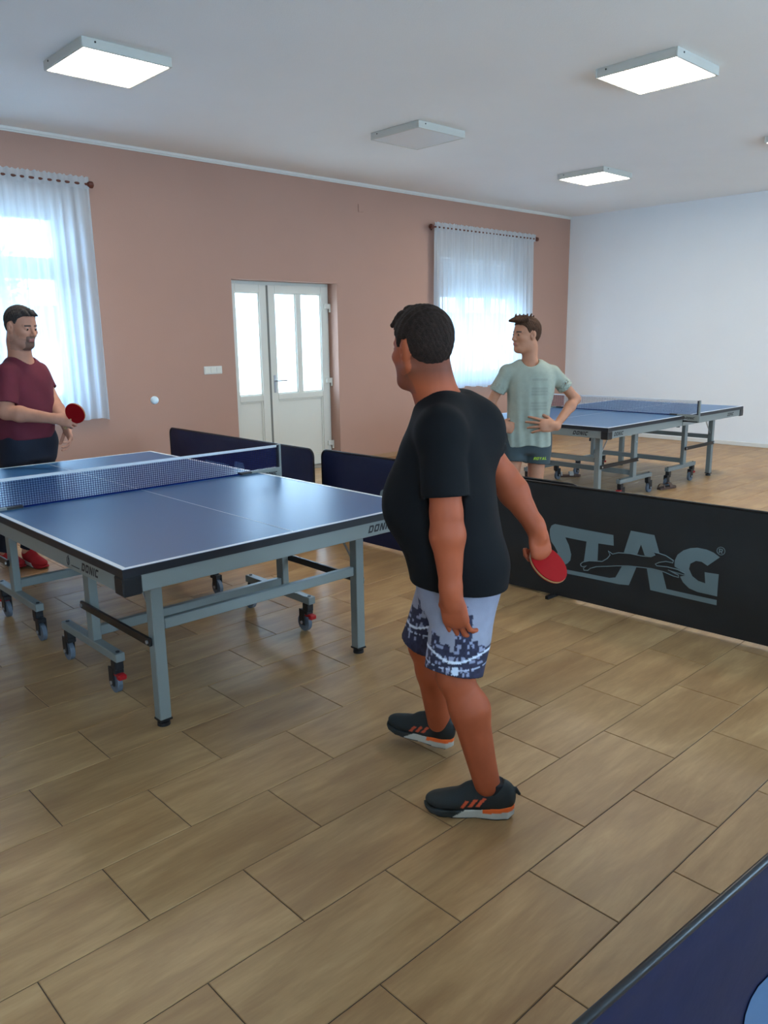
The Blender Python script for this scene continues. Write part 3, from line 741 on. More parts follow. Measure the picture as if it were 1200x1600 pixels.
def mk(name, V, F, m, parent, origin, colors=None):
    me = bpy.data.meshes.new(name); me.vertices.add(len(V)); me.vertices.foreach_set('co', (V-np.array(origin)).astype(f32).ravel())
    me.loops.add(len(F)*4); me.loops.foreach_set('vertex_index', F.astype(np.int32).ravel())
    me.polygons.add(len(F)); me.polygons.foreach_set('loop_start', np.arange(0, len(F)*4, 4, dtype=np.int32)); me.polygons.foreach_set('loop_total', np.full(len(F), 4, np.int32))
    me.update(calc_edges=True)
    if colors is not None:
        at = me.color_attributes.new('Col', 'FLOAT_COLOR', 'POINT'); at.data.foreach_set('color', np.concatenate([colors, np.ones((len(V), 1))], 1).astype(f32).ravel())
    return link(name, me, m, parent, True)
def nv(v): v = np.array(v, float); return v/np.linalg.norm(v)
def cap(a, b, ra, rb):
    a = np.array(a, float); b = np.array(b, float); ba = b-a; L2 = float(ba@ba)+1e-9; r = max(ra, rb)
    def fn(x, y, z):
        px, py, pz = x-f32(a[0]), y-f32(a[1]), z-f32(a[2]); h = np.clip((px*f32(ba[0])+py*f32(ba[1])+pz*f32(ba[2]))/f32(L2), 0, 1)
        return np.sqrt((px-h*f32(ba[0]))**2+(py-h*f32(ba[1]))**2+(pz-h*f32(ba[2]))**2)-(f32(ra)+h*f32(rb-ra))
    return fn, np.minimum(a, b)-r, np.maximum(a, b)+r
def ell(c, r, R=None):
    c = np.array(c, float); R = np.eye(3) if R is None else np.array(R, float); m = max(r)
    def fn(x, y, z):
        px, py, pz = x-f32(c[0]), y-f32(c[1]), z-f32(c[2]); k0 = 0; k1 = 0
        for i in range(3):
            q = px*f32(R[i][0])+py*f32(R[i][1])+pz*f32(R[i][2]); k0 = k0+(q/f32(r[i]))**2; k1 = k1+(q/f32(r[i]**2))**2
        k0 = np.sqrt(k0); return k0*(k0-1)/np.sqrt(k1+f32(1e-6))
    return fn, c-m, c+m
def cut_cap(a, b, ra, rb, end):
    # tapered limb cut flat at distance `end` (0..1) along it
    fn0, lo, hi = cap(a, b, ra, rb); a = np.array(a, float); d = nv(np.array(b)-a); p = a+(np.array(b)-a)*end
    def fn(x, y, z): return np.maximum(fn0(x, y, z), (x-f32(p[0]))*f32(d[0])+(y-f32(p[1]))*f32(d[1])+(z-f32(p[2]))*f32(d[2]))
    return fn, lo, hi
def loft(secs, fwd, grow=0, n=2.4):
    # secs: (x, y, z, half depth, half width), vertical stack; fwd horizontal
    secs = sorted(secs, key=lambda q: q[2]); A = np.array(secs, float); zz = np.linspace(A[0, 2], A[-1, 2], 80)
    def sm(col):
        v = np.interp(zz, A[:, 2], A[:, col]); k = np.ones(9)/9; vp = np.concatenate([[v[0]]*4, v, [v[-1]]*4]); return np.convolve(vp, k, 'valid')
    cx, cy, ca, cb = sm(0), sm(1), sm(3)+grow, sm(4)+grow; f = nv(fwd); z0, z1 = A[0, 2], A[-1, 2]; mr = max(ca.max(), cb.max())
    def fn(x, y, z):
        zf = z.ravel(); X = np.interp(zf, zz, cx).astype(f32)[None, None, :]; Y = np.interp(zf, zz, cy).astype(f32)[None, None, :]
        a = np.interp(zf, zz, ca).astype(f32)[None, None, :]; b = np.interp(zf, zz, cb).astype(f32)[None, None, :]
        dx, dy = x-X, y-Y; u = np.abs(dx*f32(f[0])+dy*f32(f[1]))/a; v = np.abs(-dx*f32(f[1])+dy*f32(f[0]))/b
        d = ((u**n+v**n)**f32(1/n)-1)*np.minimum(a, b); dz = np.maximum(f32(z0)-z, z-f32(z1))
        return np.where(dz > -.03, np.maximum(d, dz)+np.clip(.03-np.abs(d-dz), 0, None)**2*f32(8), d)
    return fn, np.array([A[:, 0].min()-mr, A[:, 1].min()-mr, z0]), np.array([A[:, 0].max()+mr, A[:, 1].max()+mr, z1])

def hand(F, wrist, d, nrm, thumb, curl=.4, s=1.0, rw=.026, spread=.0, thumbin=.5, idx=None):
    """palm plus five fingers. d: along the fingers, nrm: out of the back of the hand, thumb: +1/-1 side."""
    d = nv(d); nrm = nv(nrm-np.dot(nrm, d)*d if isinstance(nrm, np.ndarray) else np.array(nrm)-np.dot(nrm, d)*d); t = nv(np.cross(nrm, d))*thumb; w = np.array(wrist, float)
    P = lambda x, y, z: w+(d*x+t*y+nrm*z)*s
    F.u(cap(P(-.01, 0, 0), P(.03, .004, 0), rw*s*.95, rw*s*.92), .02)
    R = [d, t, nrm]
    F.u(ell(P(.050, .001, 0), (.052*s, .042*s, .0165*s), R), .014)
    F.u(ell(P(.078, -.001, 0), (.026*s, .041*s, .014*s), R), .012)
    F.u(ell(P(.030, .024, -.008), (.030*s, .018*s, .016*s), R), .012)
    base = [(.088, .031), (.094, .0105), (.090, -.0105), (.082, -.030)]; Ls = [(.040, .025, .020), (.044, .028, .021), (.041, .026, .020), (.032, .019, .018)]
    for i, ((bx, by), L) in enumerate(zip(base, Ls)):
        p = np.array([bx, by, 0.]); ang = 0; cu = curl[i] if isinstance(curl, (list, tuple)) else curl; sp = spread*(1.5-i)*.12
        r = .0088-.0006*(i == 3)
        F.u(cap(P(bx-.03, by*.9, 0), P(bx, by, 0), .0095*s, r*s*1.05), .006)
        for j, l in enumerate(L):
            ang += cu*(1.0, 1.15, .8)[j]; q = p+l*np.array([math.cos(ang)*math.cos(sp), math.sin(sp), -math.sin(ang)])
            F.u(cap(P(*p), P(*q), (r-.0006*j)*s, (r-.0006*(j+1))*s), .002); p = q
    p = np.array([.022, .030, -.006]); dirs = [(.62, .72, -.25), (.80, .52, -.35), (.9, .25, -.4)]
    for j, (l, dv) in enumerate(zip((.036, .032, .026), dirs)):
        dv = np.array(dv)*(1, 1-thumbin*.9, 1+thumbin*1.3); q = p+l*nv(dv); F.u(cap(P(*p), P(*q), (.0125-.0014*j)*s, (.0112-.0014*j)*s), .005); p = q
    return P

def head_prims(F, C, f, up, s, kneck=None, chin=1.0, nose=1.0, jaw=1.0):
    f = nv(f); up = nv(np.array(up)-np.dot(up, f)*f); l = np.cross(up, f); R = [f, l, up]
    P = lambda x, y, z: np.array(C)+(f*x+l*y+up*z)*s
    E = lambda c, r, k=.012, Rm=None: F.u(ell(P(*c), [q*s for q in r], R if Rm is None else Rm), k)
    E((-.012, 0, .042), (.099, .078, .082)); E((.018, 0, -.012), (.070, .067, .085), .03)
    E((.030, 0, -.050), (.058, .052*jaw, .062), .03); E((.062, 0, -.098), (.028*chin, .028*jaw, .020), .03)
    for sd in (-1, 1):
        F.u(cap(P(-.012, sd*.054*jaw, -.050), P(.056, sd*.022*jaw, -.098), .017*s, .016*s), .03)
        E((.058, sd*.043, -.018), (.026, .020, .018), .02)
        F.sub(ell(P(.099, sd*.031, .006), (.020*s, .017*s, .013*s), R), .012)
        F.u(cap(P(.082, sd*.012, .026), P(.070, sd*.045, .024), .0085*s, .0075*s), .010)
        # eyelids
        F.u(ell(P(.0765, sd*.031, .006), (.0135*s, .0155*s, .0125*s), R), .003)
        E((-.006, sd*.0775, -.004), (.020, .0085, .031), .006)
        E((-.012, sd*.082, .006), (.017, .0075, .026), .004)
        F.sub(ell(P(.004, sd*.0865, -.002), (.009*s, .007*s, .014*s), R), .004)
    F.u(cap(P(.086, 0, .016), P(.108*nose, 0, -.026), .0080*s, .0115*s), .010)
    for sd in (-1, 1): E((.098, sd*.0105, -.030), (.010, .0075, .0075), .005)
    E((.084, 0, -.060), (.017, .026, .012), .012)
    E((.0905, 0, -.0555), (.0105, .022, .0048), .003); E((.0895, 0, -.0655), (.0100, .020, .0056), .003)
    F.sub(cap(P(.103, -.018, -.0603), P(.103, .018, -.0603), .0028*s, .0028*s), .003)
    return P, R
def to_head(V, C, R, s): return ((V-np.array(C)) @ np.array(R).T)/s
def hair(name, C, R, s, line, grow, m, parent, origin, h=.003, tufts=(), sidegrow=.004, seed=0):
    C = np.array(C); F = Field(C-.17, C+.17, h)
    R_ = [np.array(q) for q in R]; P = lambda x, y, z: C+(R_[0]*x+R_[1]*y+R_[2]*z)*s
    g = grow; F.u(ell(P(-.012, 0, .042), [(.099+g*.8)*s, (.078+sidegrow)*s, (.082+g)*s], R), .01)
    F.u(ell(P(-.020, 0, .015), [(.088+sidegrow)*s, (.074+sidegrow)*s, (.085)*s], R), .01)
    for t in tufts: F.u(cap(P(*t[0]), P(*t[1]), t[2]*s, t[3]*s), .008)
    xs = np.array([q[0] for q in line]); zs = np.array([q[1] for q in line])
    def keep(x, y, z):
        dx, dy, dz = x-f32(C[0]), y-f32(C[1]), z-f32(C[2]); hx = (dx*f32(R_[0][0])+dy*f32(R_[0][1])+dz*f32(R_[0][2]))/f32(s); hz = (dx*f32(R_[2][0])+dy*f32(R_[2][1])+dz*f32(R_[2][2]))/f32(s)
        lim = np.interp(hx.ravel(), xs, zs).reshape(hx.shape).astype(f32); return (lim-hz)*f32(.6*s)
    F.clip(keep)
    F.noise(lambda x, y, z: .0009*np.sin(x*310+z*120+seed+2*np.sin(y*60))*np.sin(y*280-z*90)+.0008*np.sin(x*140+y*190+z*60))
    V, Q = F.mesh(); return mk(name, V, Q, m, parent, origin)
def eyes(C, R, s, parent, origin, look=(1, 0, 0)):
    for sd in (-1, 1):
        bm = bmesh.new(); bmesh.ops.create_uvsphere(bm, u_segments=20, v_segments=14, radius=.0122*s)
        me = bpy.data.meshes.new('eye'); bm.to_mesh(me); bm.free(); at = me.color_attributes.new('Col', 'FLOAT_COLOR', 'POINT')
        Rm = np.array(R); lk = nv(Rm.T @ np.array(look))
        for i, v in enumerate(me.vertices):
            c = np.dot(nv(v.co), lk); at.data[i].color = (.01, .008, .006, 1) if c > .93 else ((.10, .06, .035, 1) if c > .72 else (.40, .36, .33, 1))
        o = link('eye', me, EYEW, parent, True); o.location = tuple(np.array(C)+(Rm.T @ np.array([.0778, sd*.031, .0055]))*s-np.array(origin))

def shoe(name, heel, d, L, parent, origin, uppercol, stripe, solecol, band, roll=0, h=.0035, pitch=0, soc=(.02, .02, .022), side=1):
    """running shoe from sole up; heel point on the floor, d horizontal direction to the toe."""
    d = nv((d[0], d[1], 0)); l = np.array([-d[1], d[0], 0]); H = np.array([heel[0], heel[1], heel[2] if len(heel) > 2 else 0.])
    cp, sp = math.cos(pitch), math.sin(pitch); dd = d*cp+np.array([0, 0, 1])*sp; uu = -d*sp+np.array([0, 0, 1])*cp
    k = L/.29; R = [dd, l, uu]; P = lambda x, y, z: H+dd*x*k+l*y*k+uu*z*k
    root = empty(name, tuple(H-np.array(origin)), 0, parent)
    def loc(x, y, z):
        px, py, pz = x-f32(H[0]), y-f32(H[1]), z-f32(H[2]); q = [(px*f32(r[0])+py*f32(r[1])+pz*f32(r[2]))/f32(k) for r in R]; return q
    xs = np.array([0, .02, .06, .12, .18, .23, .265, .282, .29]); ws = np.array([.006, .027, .034, .033, .041, .044, .036, .022, .004])
    tp = np.array([.046, .044, .040, .033, .026, .024, .024, .026, .028]); bt = np.array([.012, .002, 0, .001, 0, .002, .008, .015, .020])
    def sole(x, y, z):
        X, Y, Z = loc(x, y, z); w = np.interp(X.ravel(), xs, ws, left=-.01, right=-.01).reshape(X.shape); t = np.interp(X.ravel(), xs, tp).reshape(X.shape); b = np.interp(X.ravel(), xs, bt).reshape(X.shape)
        return (np.maximum(np.maximum(np.abs(Y)-w, Z-t), b-Z)*k*.8).astype(f32)
    lo = np.minimum(P(-.03, 0, -.02), P(.32, 0, .2))-.08; hi = np.maximum(P(-.03, 0, -.02), P(.32, 0, .2))+.08
    F = Field(lo, hi, h); F.u((sole, lo, hi), .004); V, Q = F.mesh(); q = ((V-H) @ np.array(R).T)/k
    c = np.tile(np.array(solecol), (len(V), 1)); tk = np.interp(q[:, 0], xs, tp)
    c[(q[:, 2] > tk-.016) & (q[:, 0] < .10)] = band; c[(q[:, 0] > .13+(.045-q[:, 2])*1.6)] = np.array(uppercol)*1.0; c[(q[:, 2] < .004)] = (.02, .02, .02)
    sc = mk('sole', V, Q, SHOEM, root, H, c)
    F = Field(lo, hi, h)
    E = lambda c, r, kk=.02: F.u(ell(P(*c), [v*k for v in r], R), kk)
    E((.215, 0, .040), (.070, .041, .030)); E((.15, 0, .048), (.085, .037, .040)); E((.075, 0, .055), (.075, .034, .045)); E((.052, 0, .082), (.054, .034, .046)); E((.125, 0, .078), (.048, .025, .036))
    F.u(cap(P(.125, 0, .090), P(.104, 0, .140), .016*k, .006*k), .015)
    F.clip(lambda x, y, z: ((.024-loc(x, y, z)[2])*k).astype(f32))
    F.sub(cap(P(.066, 0, .120), P(.068, 0, .2), .029*k, .036*k), .006)
    F.u(cap(P(-.002, 0, .098), P(-.014, 0, .080), .006*k, .005*k), .006)
    V, Q = F.mesh(); q = ((V-H) @ np.array(R).T)/k; c = np.tile(np.array(uppercol), (len(V), 1))
    if stripe is not None:
        for j in range(3):
            t = q[:, 0]-(.112+j*.022)+(q[:, 2]-.05)*.75; c[(np.abs(t) < .0062) & (q[:, 2] > .036+.004*(2-j)) & (q[:, 2] < .062+.006*(2-j)) & (np.abs(q[:, 1]) > .018)] = stripe
    mk('upper', V, Q, SHOEM, root, H, c)
    F = Field(P(.045, 0, .09)-.08, P(.045, 0, .15)+.08, h); F.u(cut_cap(P(.066, 0, .070), P(.064, 0, .140), .034*k, .036*k, .72), .003)
    V, Q = F.mesh(); mk('sock', V, Q, mat('dark_sock', (24, 24, 28), .9), root, H)
    return root

def skin_cols(V, base, lips=(.42, .16, .13), C=None, R=None, s=1, beard=None, brow=(.05, .035, .03), goatee=None, nape=None):
    c = np.tile(np.array(base), (len(V), 1)); q = to_head(V, C, R, s); near = (np.abs(q).max(1) < .14); x, y, z = q[:, 0], np.abs(q[:, 1]), q[:, 2]
    if beard is not None:
        a, col = beard; m = near & (x > -.01) & (z < -.03-.35*np.clip(.06-x, 0, 1)*0+.0) & (z > -.135) & ~((x > .05) & (y > .03) & (z > -.055))
        m &= (z < -.035) | (x < .03); w = a*np.clip((-.028-z)/.02, 0, 1)*m
        c = c*(1-w[:, None])+np.array(col)*w[:, None]
    if nape is not None:
        w = nape[0]*np.clip((.03-x)/.03, 0, 1)*np.clip((z+.115)/.05, 0, 1)*(np.abs(q).max(1) < .16)*((x > -.2)); w = np.where(z > .12, 0, w); ear = (x > -.035) & (y > .072) & (z < .04); w[ear] = 0
        c = c*(1-w[:, None])+np.array(nape[1])*w[:, None]
    if goatee is not None:
        m = near & (x > .055) & (y < .034) & (z < -.038) & (z > -.13) & ~((y < .019) & (z < -.052) & (z > -.071)); c[m] = goatee
    m = near & (x > .080) & (y < .021) & (z < -.0515) & (z > -.0705); c[m] = lips
    m = near & (x > .060) & (y > .012) & (y < .050) & (z > .021-.12*np.clip(y-.035, 0, 1)) & (z < .031-.12*np.clip(y-.035, 0, 1)); c[m] = brow
    m = near & (x > .07) & (y > .017) & (y < .045) & (np.abs(z-.006) < .0045) & (x > .088); c[m] = (.06, .04, .035)
    return c
def wrinkle(amp, seed, fz=22):
    r = random.Random(seed); t = [(r.uniform(-30, 30), r.uniform(-30, 30), r.uniform(-fz, fz), r.uniform(0, 6)) for _ in range(7)]
    def fn(x, y, z):
        w = 2.2*np.sin(x*9+z*5+seed)+1.6*np.sin(y*11-z*7)
        s = 0
        for a, b, c, d in t: s = s+np.sin(a*x+b*y+c*z+d+w)
        return s*amp/3
    return fn
def paddle(name, blade, axis, nrm, label, grip=None):
    """blade centre, axis from blade to the handle end, face normal."""
    ax = Vector(axis).normalized(); n = Vector(nrm); n = (n-ax*n.dot(ax)).normalized(); t = n.cross(ax)
    root = empty(name, blade); root.rotation_euler = Matrix((( ax.x, t.x, n.x), (ax.y, t.y, n.y), (ax.z, t.z, n.z))).to_euler()
    tag(root, label, 'paddle', 'red paddles held by the players')
    out = []
    for k in range(40):
        a = 2*math.pi*k/40; r = .0755; x = math.cos(a)*r*1.03; y_ = math.sin(a)*r
        if x > .055: y_ *= 1; 
        out.append((x, y_))
    def disc(z0, z1, name, m, sc=1):
        MB().poly([(x*sc if x < .05 else x*sc, y_*sc, z0) for x, y_ in out], (0, 0, 1), z1-z0).build(name, m, root, recalc=True)
    disc(-.003, .003, 'wooden_blade', WOODL); disc(.003, .0068, 'rubber_sheet', PADRED, .985); disc(-.0068, -.003, 'rubber_sheet', PADRED, .985)
    h = MB().tube([(.060, 0, 0), (.085, 0, 0), (.13, 0, 0), (.165, 0, 0), (.17, 0, 0)], [.008, .0125, .0120, .0150, .012], 12); h.build('handle', WOODL, root, smooth=True)
    return root
V3 = lambda *a: np.array(a, float)
FH = V3(math.sin(YAW), math.cos(YAW), 0); RH = V3(math.cos(YAW), -math.sin(YAW), 0)
UPZ = V3(0, 0, 1)
def lerp(a, b, t): return np.array(a)*(1-t)+np.array(b)*t
def base_body(spec, h):
    """the one continuous skin surface: head, neck, trunk, arms, hands, legs"""
    F = Field(spec['lo'], spec['hi'], h); J = spec['J']; g = spec['r']
    F.u(loft(spec['trunk'], spec['fwd'], -.014), .02)
    for sd in 'LR':
        F.u(cap(J['sh'+sd], J['el'+sd], g['sh']-.004, g['el']), .03); m = lerp(J['el'+sd], J['wr'+sd], .28)
        F.u(cap(J['el'+sd], m, g['el'], g['fa']), .02); F.u(cap(m, J['wr'+sd], g['fa'], g['wr']), .02)
        F.u(cap(J['hip'+sd], J['kn'+sd], g['th'], g['kn']), .03)
        k, a = np.array(J['kn'+sd]), np.array(J['an'+sd]); cf = lerp(k, a, .30)-spec['legfwd']*.018
        F.u(cap(k, cf, g['kn']*.96, g['ca']), .03); F.u(cap(cf, a, g['ca'], g['an']), .03); F.u(cap(k, a, g['kn']*.72, g['an']*.9), .02)
        ft = spec.get('foot'+sd)
        if ft is not None: F.u(cap(a, a+ft*.10-UPZ*(a[2]-.055), g['an'], .024), .02)
    F.u(cap(J['neck0'], J['neck1'], g['neck']*1.12, g['neck']), .03)
    for p, k in spec.get('extra', []): F.u(p, k)
    return F

# ---------- man in the black shirt, nearest the camera
def black_man():
    J = dict(head=V3(1.803, 1.736, 1.508), neck0=V3(1.855, 1.708, 1.335), neck1=V3(1.812, 1.730, 1.45),
             shL=V3(1.742, 1.595, 1.275), elL=V3(1.722, 1.556, 1.030), wrL=V3(1.718, 1.531, .790),
             shR=V3(2.034, 1.756, 1.258), elR=V3(2.170, 1.688, 1.065), wrR=V3(2.217, 1.584, .893),
             hipL=V3(1.872, 1.592, .80), knL=V3(1.788, 1.577, .478), anL=V3(1.840, 1.478, .115),
             hipR=V3(1.985, 1.735, .80), knR=V3(1.945, 1.860, .455), anR=V3(2.030, 1.868, .125))
    fw = nv((-.48, .877, 0)); sd = nv((.877, .48, 0))
    tr = [(1.900, 1.668, .54, .122, .150), (1.900, 1.668, .64, .130, .155), (1.898, 1.668, .72, .142, .165), (1.902, 1.668, .80, .148, .172), (1.888, 1.676, .88, .156, .176), (1.880, 1.690, .99, .158, .178), (1.872, 1.698, 1.10, .152, .178), (1.876, 1.695, 1.20, .140, .182), (1.882, 1.690, 1.28, .118, .172), (1.880, 1.693, 1.335, .090, .125), (1.870, 1.700, 1.372, .060, .075)]
    org = (1.90, 1.68, 0)
    root = empty('person', org); tag(root, 'man in black t-shirt and city-print shorts seen from behind, holding a red paddle low', 'person')
    hf = nv((.06, 1, -.04)); hs = .975
    spec = dict(lo=(1.58, 1.36, .03), hi=(2.36, 2.02, 1.70), J=J, r=dict(sh=.060, el=.047, fa=.052, wr=.031, th=.088, kn=.055, ca=.061, an=.040, neck=.062), trunk=tr[3:], fwd=fw, legfwd=fw)
    F = base_body(spec, .004)
    P, R = head_prims(F, J['head'], hf, UPZ, hs, jaw=1.12)
    F.u(cap(J['neck1'], J['head']-hf*.02, .060, .058), .03); F.u(cap(J['neck0'], J['head']-hf*.035, .060, .052), .03)
    hand(F, J['wrL'], nv(-UPZ+RH*.16), -RH*.60-FH*.80, -1, curl=[.36, .40, .42, .44], s=1.14, rw=.030, thumbin=.4)
    dR = nv(-RH*.10+FH*.10-UPZ); hand(F, J['wrR'], nv(RH*.25-UPZ), nv(RH*.55-FH*.8), 1, curl=[.75, .95, 1.05, 1.1], s=1.12, rw=.030, thumbin=.8)
    V, Q = F.mesh(); base = lin((174, 86, 52))
    c = skin_cols(V, base, C=J['head'], R=R, s=hs, beard=(.35, lin((90, 70, 62))), nape=(.6, lin((60, 44, 36))))
    mk('body', V, Q, SKIN, root, org, c)
    line = [(-.14, -.082), (-.06, -.076), (-.045, -.060), (-.032, -.014), (-.02, .034), (.005, .036), (.018, .010), (.034, .014), (.044, .046), (.062, .066), (.09, .070), (.13, .066)]
    hair('hair', J['head'], R, hs, line, .018, HAIRB, root, org, tufts=[((.05, 0, .115), (.108, 0, .088), .024, .010), ((.05, .03, .105), (.100, .03, .082), .022, .009), ((.05, -.03, .105), (.100, -.03, .082), .022, .009), ((.0, 0, .118), (.05, 0, .122), .024, .020)], seed=1)
    eyes(J['head'], R, hs, root, org)
    # t-shirt
    F = Field((1.58, 1.38, .56), (2.22, 1.98, 1.45), .0045)
    F.u(loft(tr, fw, .006), .02)
    F.u(cap(J['shL'], J['shR'], .062, .062), .05); F.u(cap(lerp(J['neck0'], J['shL'], .3)+UPZ*.012, J['shL'], .052, .060), .05); F.u(cap(lerp(J['neck0'], J['shR'], .3)+UPZ*.012, J['shR'], .052, .060), .05)
    F.u(ell((1.965, 1.645, 1.245), (.10, .09, .11)), .06)
    F.u(ell((1.79, 1.76, 1.02), (.10, .11, .13)), .06)
    F.u(cap(J['hipL']+UPZ*.02, J['hipL']-UPZ*.12, .128, .122), .05); F.u(cap(J['hipR']+UPZ*.02, J['hipR']-UPZ*.12, .126, .120), .05)
    F.noise(wrinkle(.0022, 3))
    F.op((lambda x, y, z: np.maximum(f32(.766)+f32(.04)*((x-f32(1.9))*f32(fw[0])+(y-f32(1.67))*f32(fw[1]))-z, -1+0*x), (1.5, 1.3, .5), (2.3, 2.1, .84)), .004, 'i')
    for q, e in (('L', .80), ('R', .62)):
        a, b = J['sh'+q], J['el'+q]; F.u(cut_cap(a, b, .066, .074, e), .02); F.sub(cut_cap(lerp(a, b, e-.14), lerp(a, b, e+.3), .060, .060, 1), .004)
        F.u(cut_cap(lerp(a, b, .3), b, .050, .050, (e-.36)/.7), .004)
    F.sub(cap(J['neck0']+UPZ*.035+V3(-.015, .015, 0), J['neck1']+UPZ*.05, .074, .085), .006)
    F.clip(lambda x, y, z: f32(-1)+0*(x+y+z))
    V, Q = F.mesh(); mk('t_shirt', V, Q, BLACKSHIRT, root, org)
    # shorts
    F = Field((1.66, 1.42, .38), (2.14, 2.02, .92), .0045)
    F.u(loft([(1.905, 1.668, .66, .118, .150), (1.905, 1.666, .76, .136, .160), (1.898, 1.672, .86, .136, .160), (1.89, 1.68, .91, .14, .165)], fw, .004), .02)
    F.u(cut_cap(J['hipL'], J['knL']+V3(0, .005, -.0), .108, .094, .96), .03); F.u(cut_cap(J['hipR'], J['knR']+V3(0, 0, 0), .104, .092, .97), .03)
    F.noise(wrinkle(.0035, 9)); 
    F.sub(cut_cap(lerp(J['hipL'], J['knL'], .82), lerp(J['hipL'], J['knL'], 1.2), .078, .078, 1), .003); F.sub(cut_cap(lerp(J['hipR'], J['knR'], .82), lerp(J['hipR'], J['knR'], 1.2), .076, .076, 1), .003)
    V, Q = F.mesh()
    # printed night skyline: pale sky above, dark towers and a lit street below
    zz = V[:, 2]-.042; lat = (V-np.array(org)) @ fw; dep = (V-np.array(org)) @ sd; ang = np.arctan2(dep, lat)
    sky = np.array(lin((160, 158, 170))); hz = np.clip((zz-.45)/.40, 0, 1)[:, None]; col = sky*(1-hz*.42)+np.array(lin((92, 92, 118)))*hz*.42
    u = lat*1.0; cells = np.floor(u/.017).astype(int); rs = np.random.RandomState(5); hts = rs.uniform(.545, .585, 200)
    for k, hh in ((-6, .66), (-5, .69), (-4, .63), (4, .64), (5, .67), (7, .60), (0, .585), (1, .60)): hts[100+k] = hh
    top = hts[np.clip(cells+100, 0, 199)]; dark = zz < top
    dk = np.array(lin((46, 44, 66))); row = np.floor(zz/.010).astype(int); cc = np.floor(u/.0065).astype(int); rv = (np.sin(row*12.9898+cc*78.233)*43758.5) % 1
    col[dark] = dk*(.75+.6*rv[dark][:, None]); win = dark & (rv > .80) & (zz > .47); col[win] = lin((150, 152, 176))
    street = (np.abs(zz-(.525+.012*np.sin(u*30))) < .004); col[street] = lin((225, 228, 238)); st2 = (np.abs(zz-(.492+.02*u)) < .0022) & (rv > .3); col[st2] = lin((190, 195, 215))
    sign = (np.abs(u-.0) < .012) & (zz < .452) & (zz > .415) & ((np.floor(zz/.004).astype(int) % 3) > 0); col[sign] = lin((205, 215, 235))
    sign = (np.abs(u+.055) < .010) & (np.abs(zz-.487) < .012); col[sign] = lin((215, 222, 236))
    mk('shorts', V, Q, CLOTH, root, org, col)
    sh1 = shoe('shoe', (1.898, 1.408), (-.60, .80), .300, root, org, (.016, .020, .020), lin((225, 90, 50)), lin((196, 190, 176)), lin((250, 110, 40)))
    sh2 = shoe('shoe', (2.052, 1.815, .022), (-.26, .965), .290, root, org, (.016, .020, .020), lin((205, 84, 50)), lin((196, 190, 176)), lin((250, 110, 40)), pitch=.06)
    return J
bmj = black_man()
PBL = (2.252, 1.552, .760); PAX = (.038, .090, .085)
paddle('table_tennis_paddle', PBL, PAX, tuple(-FH*.84+RH*.50+UPZ*.10), 'red paddle held low by the man in the black shirt')

